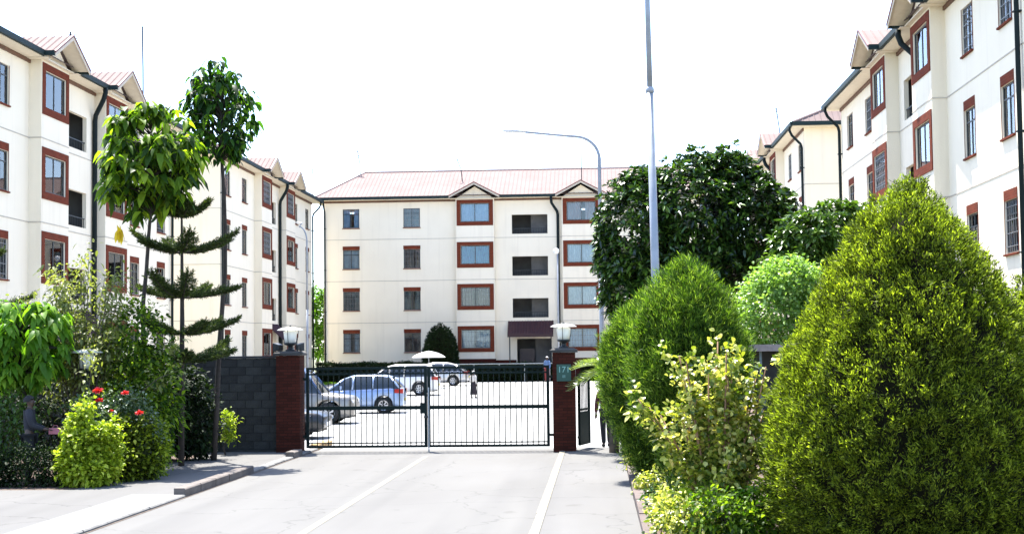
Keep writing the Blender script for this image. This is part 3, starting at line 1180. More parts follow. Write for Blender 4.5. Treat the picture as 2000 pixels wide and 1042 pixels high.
def curved_lamp(x, y, h, arm, az, r0, label, head=1.0):
    p = thing('street_lamp', label, 'street lamp', (x, y, gz(y)), az, 'street lamps')
    k = h - 1.0
    MB().tube([(0, 0, -.05), (0, 0, .9)], r0 * 1.4, 10).build('base', POLE, p, True)
    pts = [(0, 0, .9), (0, 0, k * .55)]
    MB().tube(pts, [r0, r0], 10).build('pole', POLE, p, True)
    pts = [(0, 0, k * .55)] + [(0, 0, k)]
    for i in range(1, 9):
        a = i / 8 * math.pi / 2
        pts.append((-1.0 * head * (1 - math.cos(a)), 0, k + .92 * math.sin(a)))
    pts.append((-arm, 0, h + .12))
    MB().tube(pts, [r0 * .75] * 2 + [r0 * .62] * 8 + [r0 * .5], 8).build('arm', POLE, p, True)
    l = MB()
    a0 = -arm + .05
    hl = .95 * head
    prof = [(0, .05), (.15, .075), (.5, .10), (.85, .08), (1, .03)]
    vs, fs = [], []
    n = 10
    for t, r in prof:
        for q in range(n):
            an = 2 * math.pi * q / n
            vs.append((a0 - hl * t, r * 1.5 * head * math.cos(an), h + .13 + t * .05 + r * .8 * head * math.sin(an)))
    for i in range(len(prof) - 1):
        for q in range(n):
            q2 = (q + 1) % n
            fs.append((i * n + q, (i + 1) * n + q, (i + 1) * n + q2, i * n + q2))
    fs += [tuple(range(n)), tuple(reversed(range((len(prof) - 1) * n, len(prof) * n)))]
    l.add(vs, fs)
    hd = l.build('lamp_head', LAMPH, p, True)
    MB().lathe([(.02, -.06), (.10 * head, -.03), (.12 * head, .0)], 10, (a0 - hl * .6, 0, h + .12)).build('lens', OPAL, hd, True)
    return p


curved_lamp(.20, 60, 11.15, 3.0, rad(4), .10, 'grey street lamp with long curved arm reaching left above the far roof')
curved_lamp(-16.6, 84.5, 9.55, .35, rad(-20), .07, 'slim lamp post with short hook, before the left far block', .5)
# tall straight pole running out of the top of the picture
tp = thing('street_lamp', 'tall straight grey pole among the shrubs, leaving the top of the picture', 'street lamp', (1.24, 30.0, 0), 0, 'street lamps')
tp.rotation_euler = (0, rad(-.7), 0)
MB().tube([(0, 0, -.1), (0, 0, 7.65)], [.095, .072], 12).build('pole', POLE, tp, True)
MB().lathe([(.085, 7.6), (.085, 7.68), (.06, 7.72)], 12).build('collar', POLE, tp, True)
MB().tube([(0, 0, 7.65), (0, 0, 11.2)], [.058, .046], 12).build('upper_pole', POLE, tp, True)
MB().tube([(0, 0, 11.1), (-.3, 0, 11.5), (-1.2, 0, 11.7)], .04, 8).build('arm', POLE, tp, True)
MB().box(-1.9, -.12, 11.62, -1.2, .12, 11.76).build('lamp_head', LAMPH, tp)
gp = thing('street_lamp', 'thin post with small white globe before the far block stairwell', 'street lamp', (-2.55, 99, gz(99)), 0, 'street lamps')
MB().tube([(0, 0, -.05), (0, 0, 8.55)], [.07, .045], 8).build('pole', POLE, gp, True)
MB().lathe([(.03, 8.5), (.14, 8.55), (.2, 8.68), (.17, 8.82), (.04, 8.9)], 12, (-.08, 0, 0)).build('globe', WHITE, gp, True)

# ================================================================== CARS
RUBBER = mat('tyre_rubber', (.012, .012, .012), .8)
RIM = mat('alloy_rim', (.5, .5, .52), .3, metal=.8)
CGLASS = mat('car_glass', (.012, .018, .022), .05, (.02, .025, .03), 1, spec=.8)
RED = mat('tail_red', (.35, .015, .012), .2)
LAMPW = mat('headlamp_clear', (.7, .72, .74), .1)
BLACKP = mat('black_plastic', (.02, .02, .02), .6)
PLATE = mat('plate_yellow', (.6, .5, .12), .6)


def car_paint(name, c, metal=.3):
    return mat(name, c, .28, tuple(x * .95 for x in c), 2, metal=metal, spec=.6)


def lerp_prof(prof, x):
    for (x0, a), (x1, c) in zip(prof[:-1], prof[1:]):
        if x0 <= x <= x1:
            t = (x - x0) / (x1 - x0 + 1e-9)
            return a + (c - a) * t
    return prof[0][1] if x < prof[0][0] else prof[-1][1]


def make_car(label, loc, rz, paint, L=4.3, W=1.72, belt=((0, .62), (.15, .72), (1.1, .86), (1.3, .88), (3.6, .95), (4.1, .93), (4.3, .72)),
             roof=((1.0, .86), (1.75, 1.36), (2.1, 1.44), (3.0, 1.43), (3.6, 1.28), (4.1, .93)), wheels=(.82, 3.38), wr=.31, cabin_paint=None, roof_bars=False, pillars=(1.95, 2.75)):
    """car along +x: nose at x=0, tail at x=L; origin at the tail end on the ground"""
    c = thing('car', label, 'car', loc, rz, 'cars parked in a row in the court')
    hw = W / 2
    xs = sorted(set([0, .03, .1, .2] + [L - a for a in (0, .03, .1, .2)] + [i * L / 34 for i in range(35)] + [w + d * wr * 1.2 for w in wheels for d in (-1, -.92, -.7, -.4, 0, .4, .7, .92, 1)]))
    b = MB()
    vs, fs = [], []
    npt = 14
    for x in xs:
        zt = lerp_prof(belt, x)
        e = min(x, L - x)
        wx = hw * (1 - .22 * max(0, 1 - e / .45) ** 2)
        zb = .22 + .10 * max(0, 1 - e / .3)
        for w in wheels:
            d = abs(x - w)
            R_ = wr * 1.2
            if d < R_:
                zb = max(zb, wr + math.sqrt(R_ * R_ - d * d))
        zb = min(zb, zt - .12)
        sec = [(0, zb), (wx * .9, zb), (wx * .985, zb + .02), (wx, max(zb + .03, min(.5, zt - .1))), (wx * .985, max(zb + .05, zt - .16)), (wx * .93, zt - .03), (wx * .8, zt)]
        half = sec
        ring = half + [(-a, z) for a, z in reversed(half)]
        for a, z in ring:
            vs.append((x, a, z))
    n = len(xs)
    for i in range(n - 1):
        for k in range(npt):
            k2 = (k + 1) % npt
            fs.append((i * npt + k, (i + 1) * npt + k, (i + 1) * npt + k2, i * npt + k2))
    fs += [tuple(range(npt)), tuple(reversed(range((n - 1) * npt, n * npt)))]
    b.add([(x - L, y, z) for x, y, z in vs], [tuple(reversed(f)) for f in fs])
    body = b.build('body', paint, c, True)
    # dark underside with wheel wells
    MB().box(.15 - L, -hw * .8, .2, -.15, hw * .8, .6).build('underbody', BLACKP, c)
    # cabin: glass volume, painted roof and pillars
    rx0, rx1 = roof[0][0], roof[-1][0]
    gxs = [rx0 + (rx1 - rx0) * i / 24 for i in range(25)]
    g = MB()
    vs, fs = [], []
    zmax = max(z for _, z in roof)
    for x in gxs:
        zr = lerp_prof(roof, x)
        zb = lerp_prof(belt, x) - .03
        zr = max(zr, zb + .015)
        t = (zr - zb) / (zmax - .9)
        wb = hw * .93
        wt = hw * (.93 - .20 * min(1, max(0, t)))
        vs += [(x - L, -wb, zb), (x - L, -wt, zr - .05 * min(1, max(0, t))), (x - L, -wt * .82, zr), (x - L, wt * .82, zr), (x - L, wt, zr - .05 * min(1, max(0, t))), (x - L, wb, zb)]
    for i in range(24):
        for k in range(5):
            fs.append((i * 6 + k, i * 6 + k + 1, (i + 1) * 6 + k + 1, (i + 1) * 6 + k))
    g.add(vs, fs)
    g.build('window_glass', CGLASS, c, True)
    cp = cabin_paint or paint
    r2 = MB()
    xs2 = [x for x in gxs if lerp_prof(roof, x) > zmax - .14]
    x0r, x1r = xs2[0], xs2[-1]
    vs, fs = [], []
    for i in range(13):
        x = x0r + (x1r - x0r) * i / 12
        zr = lerp_prof(roof, x)
        wt = hw * .735
        for a, dz in ((-1.02, -.075), (-.98, -.02), (-.8, .012), (0, .03), (.8, .012), (.98, -.02), (1.02, -.075)):
            vs.append((x - L, a * wt, zr + dz))
    for i in range(12):
        for k in range(6):
            fs.append((i * 7 + k, (i + 1) * 7 + k, (i + 1) * 7 + k + 1, i * 7 + k + 1))
    r2.add(vs, fs)
    r2.build('roof', cp, c, True)
    for s in (-1, 1):
        pl = MB()
        for (xa, xb) in ((roof[0][0], x0r), (roof[-1][0], x1r)):
            za, zb = lerp_prof(belt, xa) - .02, lerp_prof(roof, xb) - .03
            pl.tube([(xa - L, s * hw * .90, za), (xb - L, s * hw * .745, zb)], .045, 6)
        for xx in pillars:
            pl.tube([(xx - L, s * hw * .945, lerp_prof(belt, xx) - .02), (xx + .04 - L, s * hw * .755, lerp_prof(roof, xx) - .05)], .04, 6)
        pl.build('window_pillar', cp, c, True)
        MB().box(rx0 + .55 - L, s * hw * .97 if s > 0 else -hw * .97 - .16, lerp_prof(belt, rx0 + .5) + .02, rx0 + .65 - L, s * hw * .97 + (.16 if s > 0 else 0), lerp_prof(belt, rx0 + .5) + .15).build('mirror', cp, c)
        # lamps
        zt = lerp_prof(belt, .2)
        MB().add([(.02 - L, s * hw * .5, zt - .26), (.02 - L, s * hw * .74, zt - .26), (.02 - L, s * hw * .74, zt - .12), (.02 - L, s * hw * .5, zt - .12),
                  (.36 - L, s * hw * .5, zt - .24), (.36 - L, s * hw * .95, zt - .22), (.36 - L, s * hw * .95, zt - .06), (.36 - L, s * hw * .5, zt - .06)],
                 [(0, 1, 2, 3), (1, 5, 6, 2), (3, 2, 6, 7), (0, 4, 5, 1)]).build('headlight', LAMPW, c)
        zt = lerp_prof(belt, L - .2)
        MB().add([(.012, s * hw * .52, zt - .22), (.012, s * hw * .79, zt - .22), (.012, s * hw * .79, zt - .04), (.012, s * hw * .52, zt - .04),
                  (-.3, s * hw * .52, zt - .2), (-.3, s * hw * 1.0, zt - .2), (-.3, s * hw * 1.0, zt - .05), (-.3, s * hw * .52, zt - .05)],
                 [(0, 1, 2, 3), (1, 5, 6, 2), (3, 2, 6, 7), (0, 4, 5, 1)]).build('taillight', RED, c)
        hd = MB()
        for xx in (2.3, 3.1):
            hd.box(xx - L, s * hw * 1.0 - .01, .76, xx + .16 - L, s * hw * 1.0 + .02, .79)
        hd.build('door_handle', paint, c)
        for w in wheels:
            ty = MB()
            prof = [(wr * .6, -.09), (wr * .93, -.095), (wr, -.06), (wr, .06), (wr * .93, .095), (wr * .6, .09)]
            vs, fs = [], []
            nn = 22
            for rr, yy in prof:
                for k in range(nn):
                    a = 2 * math.pi * k / nn
                    vs.append((rr * math.cos(a), yy, rr * math.sin(a)))
            for i in range(len(prof) - 1):
                for k in range(nn):
                    k2 = (k + 1) % nn
                    fs.append((i * nn + k, i * nn + k2, (i + 1) * nn + k2, (i + 1) * nn + k))
            ty.add(vs, fs)
            t = ty.build('wheel', RUBBER, c, True)
            t.location = (w - L, s * (hw - .10), wr)
            rm = MB()
            for k in range(7):
                a = 2 * math.pi * k / 7
                da = .17
                y0 = s * .085
                rm.add([(wr * .12 * math.cos(a - .5), y0, wr * .12 * math.sin(a - .5)), (wr * .6 * math.cos(a - da), y0, wr * .6 * math.sin(a - da)), (wr * .6 * math.cos(a + da), y0, wr * .6 * math.sin(a + da)), (wr * .12 * math.cos(a + .5), y0, wr * .12 * math.sin(a + .5))], [(0, 1, 2, 3)])
            rm.tube([(wr * .6 * math.cos(a), s * .083, wr * .6 * math.sin(a)) for a in [k * math.pi / 10 for k in range(21)]], .02, 5, False)
            rm.build('rim', RIM, t)
    MB().box(.0, -.26, .48, .016, .26, .60).build('number_plate', PLATE, c)
    MB().box(-L - .016, -.26, .36, -L, .26, .47).build('number_plate', LAMPW, c)
    return c


SILV = car_paint('silver_paint', (.45, .46, .48), .6)
SBLUE = car_paint('silver_blue_paint', (.27, .36, .53), .4)
WHITEP = car_paint('white_paint', (.7, .7, .7), .0)
BLACKC = car_paint('charcoal_paint', (.03, .03, .032), .4)
BEIGE = car_paint('beige_silver_paint', (.24, .225, .205), .4)
BLUEC = car_paint('dark_blue_paint', (.03, .06, .13), .3)
SUVB = ((0, .70), (.12, .92), (1.15, 1.06), (1.3, 1.08), (4.3, 1.1), (4.45, .9))
SUVR = ((1.1, 1.06), (1.65, 1.78), (1.9, 1.9), (4.0, 1.92), (4.3, 1.8), (4.42, 1.1))
HATB = ((0, .62), (.15, .74), (1.0, .92), (1.2, .94), (3.5, 1.02), (3.85, 1.0), (3.95, .8))
HATR = ((.9, .90), (1.7, 1.44), (2.1, 1.52), (3.0, 1.52), (3.45, 1.44), (3.85, 1.0))
# nose pointing to the drive (+x): rotate 180 about the tail
make_car('charcoal saloon nearest the gate, nose poking past the left pillar', (-12.0, 42.2, 0), rad(180), BLACKC)
make_car('beige silver four wheel drive with dark blue cabin, second from the gate', (-12.75, 51.0, 0), rad(180), BEIGE, 4.45, 1.78, SUVB, SUVR, (.85, 3.45), .37, BLUEC)
make_car('silver blue hatchback, tail to the drive, third from the gate', (-7.75, 59.6, gz(60)), 0, SBLUE, 3.95, 1.70, HATB, HATR, (.75, 3.2), .32)
make_car('white estate car, fourth in the row from the gate', (-8.35, 78.2, gz(78)), 0, WHITEP, 4.5, 1.75, ((0, .66), (.15, .78), (1.1, .95), (1.3, .97), (4.2, 1.02), (4.4, 1.0), (4.5, .8)),
         ((1.0, .95), (1.8, 1.5), (2.2, 1.6), (3.9, 1.6), (4.2, 1.45), (4.4, 1.0)), (.85, 3.55), .34)
make_car('pale silver saloon farthest back in the parked row', (-8.0, 92.5, gz(92)), 0, SILV, 4.3, 1.72)

# parasol
pa = thing('parasol', 'white parasol open above the parked cars', 'parasol', (-10.0, 88.0, gz(88)))
vs, fs = [], []
n = 16
rings = [(0, 2.18), (.25, 2.16), (.55, 2.08), (.85, 1.94), (1.0, 1.82)]
for r_, z_ in rings[1:]:
    for k in range(n):
        a = 2 * math.pi * k / n
        sc = 1 - (.05 if k % 2 else 0) * (r_ / 1.0)
        vs.append((r_ * sc * math.cos(a), r_ * sc * math.sin(a), z_))
vs.append((0, 0, 2.19))
for i in range(len(rings) - 2):
    for k in range(n):
        k2 = (k + 1) % n
        fs.append((i * n + k, (i + 1) * n + k, (i + 1) * n + k2, i * n + k2))
for k in range(n):
    fs.append((k, (k + 1) % n, len(vs) - 1))
MB().add(vs, fs).build('canopy', mat('parasol_cloth', (.8, .8, .8), .8), pa, True)
MB().tube([(0, 0, 0), (0, 0, 2.25)], .02, 8).build('pole', POLE, pa)
MB().lathe([(.25, 0), (.25, .05), (.05, .1)], 14).build('base', CONC, pa)

# ================================================================== PEOPLE


def skin(name, nodes, edges, material, parent, root, sub=1):
    names = list(nodes)
    me = bpy.data.meshes.new(name)
    me.from_pydata([nodes[k][:3] for k in names], [(names.index(a), names.index(b)) for a, b in edges], [])
    o = bpy.data.objects.new(name, me)
    COL.objects.link(o)
    o.modifiers.new('skin', 'SKIN')
    if not me.skin_vertices:
        bpy.context.view_layer.objects.active = o
    lay = me.skin_vertices[0].data
    for i, k in enumerate(names):
        r_ = nodes[k][3]
        rr = r_ if hasattr(r_, '__len__') else (r_, r_)
        lay[i].radius = rr
        lay[i].use_root = (k == root)
    s = o.modifiers.new('sub', 'SUBSURF')
    s.levels = sub
    s.render_levels = sub
    bpy.context.view_layer.update()
    m2 = bpy.data.meshes.new_from_object(o.evaluated_get(bpy.context.evaluated_depsgraph_get()))
    bpy.data.objects.remove(o, do_unlink=True)
    m2.materials.clear()
    m2.materials.append(material)
    m2.polygons.foreach_set('use_smooth', [True] * len(m2.polygons))
    m2.name = name
    return link(name, m2, parent)


SKIN = mat('brown_skin', (.06, .03, .02), .55, (.05, .025, .016), 8)
HAIR = mat('black_hair', (.008, .007, .007), .8)


def person(label, loc, rz, height, top, bottom, stride=.0, reach=0.0, skirt=False, scarf=None, shoes=None):
    """figure facing +y, 1.7 m tall before scaling"""
    p = thing('person', label, 'person', loc, rz)
    N = {'pelvis': (0, 0, .96, (.135, .10)), 'waist': (0, 0, 1.10, (.125, .09)), 'chest': (0, .0, 1.30, (.15, .105)), 'collar': (0, -.01, 1.42, (.09, .07)),
         'neck': (0, 0, 1.48, .052), 'jaw': (0, .02, 1.535, .065), 'head': (0, .012, 1.60, (.078, .095)), 'crown': (0, .0, 1.66, (.066, .08))}
    E = [('pelvis', 'waist'), ('waist', 'chest'), ('chest', 'collar'), ('collar', 'neck'), ('neck', 'jaw'), ('jaw', 'head'), ('head', 'crown')]
    for s, t in ((-1, 'l'), (1, 'r')):
        st = stride * s
        sw = -stride * s
        N['sh' + t] = (s * .18, 0, 1.385, .058)
        if reach:
            N['el' + t] = (s * .23, .06, 1.14, .046)
            N['wr' + t] = (s * .17, .06 + reach, 1.06, .03)
            hd = Vector((-s * .12, 1, -.05)).normalized()
        else:
            N['el' + t] = (s * .235, -.03 + sw * .3, 1.12, .044)
            N['wr' + t] = (s * .24, .06 + sw * .7, .88, .029)
            hd = Vector((0, .25, -1)).normalized()
        w = Vector(N['wr' + t][:3])
        pm = w + hd * .07
        N['pa' + t] = (*pm, (.036, .022))
        E += [('collar', 'sh' + t), ('sh' + t, 'el' + t), ('el' + t, 'wr' + t), ('wr' + t, 'pa' + t)]
        sd = Vector((1, 0, 0)) if not reach else Vector((1, 0, 0))
        for fi, (off, ln) in enumerate(((-.027, .075), (-.009, .085), (.009, .08), (.027, .062))):
            k = pm + sd * off + hd * .045
            tip = k + hd * ln * .7 + Vector((0, .02 if not reach else 0, -.02 if reach else 0))
            N['f%d%s' % (fi, t)] = (*k, .010)
            N['g%d%s' % (fi, t)] = (*tip, .008)
            E += [('pa' + t, 'f%d%s' % (fi, t)), ('f%d%s' % (fi, t), 'g%d%s' % (fi, t))]
        th = pm - sd * s * .05 + hd * .02
        N['th' + t] = (*th, .011)
        E.append(('pa' + t, 'th' + t))
        N['hi' + t] = (s * .085, 0, .90, .092)
        N['kn' + t] = (s * .09, .03 + st * .55, .50, .062)
        N['an' + t] = (s * .09, st - .02, .085, .042)
        N['to' + t] = (s * .10, st + .13, .035, (.036, .03))
        E += [('pelvis', 'hi' + t), ('hi' + t, 'kn' + t), ('kn' + t, 'an' + t), ('an' + t, 'to' + t)]
    skin('body', N, E, SKIN, p, 'pelvis')

    def grow(keys, edges, add, name, material, root, over=None):
        nn = {}
        for k in keys:
            q = N[k]
            r_ = q[3] if hasattr(q[3], '__len__') else (q[3], q[3])
            nn[k] = (q[0], q[1], q[2], (r_[0] + add, r_[1] + add))
        if over:
            nn.update(over)
        return skin(name, nn, edges, material, p, root)
    up = ['pelvis', 'waist', 'chest', 'collar'] + [a + t for t in 'lr' for a in ('sh', 'el', 'wr')]
    ue = [('pelvis', 'waist'), ('waist', 'chest'), ('chest', 'collar')] + [e for t in 'lr' for e in (('collar', 'sh' + t), ('sh' + t, 'el' + t), ('el' + t, 'wr' + t))]
    grow(up, ue, .02, 'jacket', top, 'chest', {'collar': (0, -.01, 1.425, (.09, .08))})
    if skirt:
        vs, fs = [], []
        n_ = 18
        pr = [(.15, .115, 1.02), (.19, .15, .88), (.20, .17, .6), (.23, .21, .25), (.22, .2, .22)]
        for a_, b_, z_ in pr:
            for k in range(n_):
                a = 2 * math.pi * k / n_
                w_ = 1 + .06 * math.sin(a * 5) * (1 - z_)
                vs.append((a_ * w_ * math.cos(a), b_ * w_ * math.sin(a), z_))
        for i in range(len(pr) - 1):
            for k in range(n_):
                k2 = (k + 1) % n_
                fs.append((i * n_ + k, i * n_ + k2, (i + 1) * n_ + k2, (i + 1) * n_ + k))
        MB().add(vs, fs).build('skirt', bottom, p, True)
    else:
        lk = ['pelvis'] + [a + t for t in 'lr' for a in ('hi', 'kn', 'an')]
        le = [e for t in 'lr' for e in (('pelvis', 'hi' + t), ('hi' + t, 'kn' + t), ('kn' + t, 'an' + t))]
        grow(lk, le, .018, 'trousers', bottom, 'pelvis')
    for t in 'lr':
        q, a = N['to' + t], N['an' + t]
        skin('shoe', {'a': (a[0], a[1] - .03, .045, (.045, .045)), 'b': (a[0], a[1] + .06, .042, (.048, .042)), 'c': (q[0], q[1], .036, (.045, .034))}, [('a', 'b'), ('b', 'c')], shoes or HAIR, p, 'a')
    h = MB()
    vs, fs = [], []
    n_, m_ = 14, 7
    for i in range(m_ + 1):
        ph = i / m_ * 1.75
        for k in range(n_):
            a = 2 * math.pi * k / n_
            rr = math.sin(ph)
            z = 1.615 + .118 * math.cos(ph)
            yy = -.012 + .118 * rr * math.sin(a)
            if math.sin(a) > .3 and ph > 1.15:
                z = 1.615 + .118 * math.cos(1.15)
                yy = min(yy, .085)
            vs.append((.1 * rr * math.cos(a), yy, z))
    for i in range(m_):
        for k in range(n_):
            k2 = (k + 1) % n_
            fs.append((i * n_ + k, (i + 1) * n_ + k, (i + 1) * n_ + k2, i * n_ + k2))
    h.add(vs, fs).build('headscarf' if scarf else 'hair', scarf or HAIR, p, True)
    for s in (-1, 1):
        MB().lathe([(.003, -.011), (.011, 0), (.003, .011)], 8, (s * .032, .098, 1.60)).build('eye', mat('eye_white', (.3, .28, .26), .3), p)
        MB().lathe([(.004, -.03), (.014, 0), (.004, .025)], 6, (s * .085, .0, 1.59)).build('ear', SKIN, p, True)
    MB().add([(-.014, .095, 1.565), (.014, .095, 1.565), (0, .125, 1.568), (0, .10, 1.605)], [(0, 1, 2), (0, 2, 3), (1, 3, 2)]).build('nose', SKIN, p, True)
    MB().box(-.024, .085, 1.53, .024, .097, 1.54).build('mouth', mat('lip', (.08, .03, .025), .5), p)
    k = height / 1.73
    p.scale = (k, k, k)
    return p


CLOTH = lambda n, c: mat(n, c, .9, tuple(x * .7 for x in c), 9)
person('person in a dark grey jacket facing right among the left shrubs', (-10.72, 27.6, .02), rad(-75), 1.66, CLOTH('grey_jacket', (.022, .022, .03)), CLOTH('dark_trousers', (.015, .015, .018)), 0, .22)
person('person in black walking by the pedestrian gate, head behind foliage', (.20, 37.3, .0), rad(10), 1.68, CLOTH('maroon_top', (.08, .012, .02)), CLOTH('black_trousers', (.012, .011, .014)), .10)
person('small figure in white top and dark skirt crossing the court', (-6.15, 73.6, gz(74)), rad(-30), 1.36, CLOTH('white_blouse', (.6, .56, .52)), CLOTH('dark_skirt', (.02, .014, .02)), .08, 0, True, CLOTH('white_scarf', (.6, .6, .58)))
person('person in blue top standing by the far hedge near the entrance', (-3.35, 99.2, gz(99)), rad(150), 1.7, CLOTH('blue_shirt', (.10, .18, .35)), CLOTH('red_cloth', (.2, .03, .03)), .05, 0, False, CLOTH('white_cap', (.6, .6, .6)))
bag = thing('shopping_bag', 'pink parcel held by the person in the dark grey jacket', 'bag', (-10.27, 27.72, 1.0))
MB().box(-.10, -.08, -.06, .10, .08, .05).build('parcel', mat('pink_paper', (.5, .16, .2), .7), bag)
MB().tube([(-.05, 0, .05), (-.04, 0, .1), (.04, 0, .1), (.05, 0, .05)], .006, 5).build('handle', mat('pink_paper', (.5, .16, .2), .7), bag)

# ================================================================== PLANTS
BARK = mat('grey_bark', (.13, .10, .075), .95, (.07, .055, .045), 8, .5, 30)
DBARK = mat('dark_bark', (.05, .038, .03), .95, (.03, .024, .02), 8, .5, 30)
CORE = mat('dark_core', (.010, .011, .005), 1.0, (.016, .013, .007), 8, spec=.1)  # for the solid cores added inside foliage to block light
L_CONE = leaf_mat('clipped_cypress', [(0, (.005, .008, .0015)), (.36, (.024, .036, .004)), (.56, (.13, .175, .014)), (.8, (.40, .47, .05))], .44, .6, .2, None, 6.0, .5)
L_FEATH = leaf_mat('feathery_cypress', [(0, (.004, .012, .002)), (.42, (.018, .05, .005)), (.62, (.11, .20, .018)), (.84, (.40, .52, .09))], .38, .6, .2, None, 4.0, .45)
L_GLOSS = leaf_mat('glossy_dark', [(0, (.005, .012, .004)), (.45, (.012, .032, .006)), (.7, (.05, .115, .015)), (.9, (.17, .28, .04))], .18, .28, .55)
L_GLOSS2 = leaf_mat('glossy_mid', [(0, (.02, .05, .01)), (.6, (.06, .12, .02)), (1, (.15, .24, .04))], .28, .28, .5)
L_UMB = leaf_mat('broad_green', [(0, (.008, .022, .003)), (.35, (.03, .07, .007)), (.6, (.10, .18, .014)), (.85, (.28, .38, .03))], .5, .5, .22)
L_DARKU = leaf_mat('broad_dark', [(0, (.004, .016, .004)), (.5, (.016, .05, .008)), (.7, (.06, .15, .014)), (.9, (.20, .34, .03))], .45, .5, .22)
L_LIME = leaf_mat('lime', [(0, (.05, .09, .006)), (.4, (.20, .27, .015)), (.85, (.46, .52, .06))], .4, .5, .3)
L_BRIGHT = leaf_mat('bright_green', [(0, (.02, .06, .006)), (.45, (.08, .19, .012)), (.95, (.26, .42, .05))], .45, .5, .22)
L_SPARSE = leaf_mat('pale_sparse', [(0, (.07, .09, .025)), (.5, (.17, .19, .06)), (1, (.36, .37, .16))], .42, .5, .35)
L_CROTON = leaf_mat('croton', [(0, (.015, .04, .006)), (.3, (.09, .14, .015)), (.55, (.34, .36, .05)), (.8, (.62, .58, .2)), (.95, (.5, .25, .05))], .3, .35, .45)
L_PALE = leaf_mat('pale_green_shrub', [(0, (.09, .17, .035)), (.5, (.18, .30, .07)), (1, (.38, .48, .2))], .4, .4, .4)
L_ROSE = leaf_mat('rose_leaf', [(0, (.02, .05, .015)), (.6, (.05, .09, .03)), (1, (.3, .36, .25))], .2, .3, .5)
L_PINE = leaf_mat('pine_needle', [(0, (.012, .022, .006)), (.5, (.035, .055, .014)), (.9, (.11, .14, .04))], .25, .6, .2)
L_HEDGE = leaf_mat('hedge_dark', [(0, (.005, .011, .004)), (.6, (.012, .025, .007)), (1, (.03, .055, .012))], .15, .6, .15)
L_PALM = leaf_mat('palm_frond', [(0, (.10, .15, .04)), (.6, (.22, .28, .08)), (1, (.4, .45, .2))], .3, .35, .5)
FLOWER = leaf_mat('red_petal', [(0, (.4, .01, .02)), (.6, (.6, .03, .04)), (1, (.75, .08, .12))], .25, .5, .3)


def crown(name, parts, material, parent):
    v, f = merge(parts)
    o = link(name, np_mesh(name, v, f, material), parent)
    return o


def prof_r(prof, z):
    return np.interp(z, [p[0] for p in prof], [p[1] for p in prof])


def conifer(label, loc, prof, nspr, per, ln, wd, material, seed, up=.5, lump=.08, group=None, spread=.09, name='clipped_cypress'):
    """clipped evergreen: profile (z, radius) filled with short sprays over a solid dark core that blocks light"""
    root = thing(name, label, 'shrub', loc, 0, group)
    g = np.random.default_rng(seed)
    zmax = prof[-1][0]
    zs = np.linspace(prof[0][0], zmax, 200)
    rs = prof_r(prof, zs) + .06
    cdf = np.cumsum(rs)
    cdf /= cdf[-1]
    z = np.interp(g.random(nspr), cdf, zs)
    th = g.random(nspr) * 2 * np.pi
    rr = prof_r(prof, z)
    # lumpy outline from a few sines
    k = (np.sin(th * 3 + z * 2.1 + seed) + np.sin(th * 5 - z * 3.3) + np.sin(z * 6.1 + th * 2) + np.sin(th * 9 + z * 5) * .7) / 3.7
    px_, py_ = rr * np.cos(th), rr * np.sin(th)
    fine = np.zeros(nspr)
    for q in range(7):
        w = unit(g.normal(size=3)) * 2 * np.pi / g.uniform(.22, .55)
        fine += np.sin(px_ * w[0] + py_ * w[1] + z * w[2] + g.random() * 6.3)
    k = k * .8 + fine / 7 * 1.6
    depth = np.abs(g.normal(0, .07, nspr))
    rad_ = np.maximum(rr + lump * k - depth + .0, .02)
    c = np.stack([rad_ * np.cos(th), rad_ * np.sin(th), z], 1)
    dr = np.gradient(prof_r(prof, zs), zs)
    slope = np.interp(z, zs, dr)
    out = unit(np.stack([np.cos(th), np.sin(th), -slope], 1))
    ax = unit(out * (1 - up) + np.array([0, 0, 1.0]) * up + g.normal(0, .25, (nspr, 3)))
    along = g.uniform(-1.0, .35, (nspr * per, 1)) * spread * np.repeat(g.uniform(.6, 1.5, nspr), per)[:, None]
    axr = np.repeat(ax, per, 0)
    taper = spread * .42 * (1.1 - .6 * (along / spread + 1) / 1.35)
    pos = np.repeat(c, per, 0) + axr * along + g.normal(0, 1, (nspr * per, 3)) * taper
    d = axr + g.normal(0, .42, (nspr * per, 3))
    lnv = ln * g.uniform(.6, 1.35, nspr * per)
    crown('foliage', [leaves_small(pos, d, lnv, wd * g.uniform(.7, 1.3, nspr * per))], material, root)
    # solid dark core, added to stop light passing through the foliage
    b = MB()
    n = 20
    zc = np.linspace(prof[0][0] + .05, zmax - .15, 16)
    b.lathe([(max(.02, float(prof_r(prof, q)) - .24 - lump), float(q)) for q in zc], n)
    b.build('shade_core', CORE, root)
    MB().tube([(0, 0, -.05), (.01, 0, prof[0][0] + .4)], [.07, .05], 8).build('trunk', DBARK, root, True)
    return root


def blob_points(blobs, n, g, shell=.35):
    """points through the outer shell of several ellipsoids: blobs (cx,cy,cz,rx,ry,rz)"""
    vol = np.array([b[3] * b[4] * b[5] for b in blobs]) ** (2 / 3)
    idx = g.choice(len(blobs), n, p=vol / vol.sum())
    B = np.array(blobs)[idx]
    d = unit(g.normal(size=(n, 3)))
    t = 1 - np.abs(g.normal(0, shell, n))
    t = np.clip(t, .05, 1.1) + np.maximum(g.normal(-.06, .10, n), 0)
    p = B[:, :3] + d * t[:, None] * B[:, 3:]
    o = unit(d / B[:, 3:])
    keep = np.ones(n, bool)
    for i, b in enumerate(blobs):
        q = ((p - np.array(b[:3])) / np.array(b[3:]))
        inside = (q ** 2).sum(1) < .35
        keep &= ~(inside & (idx != i))
    return p[keep], o[keep]


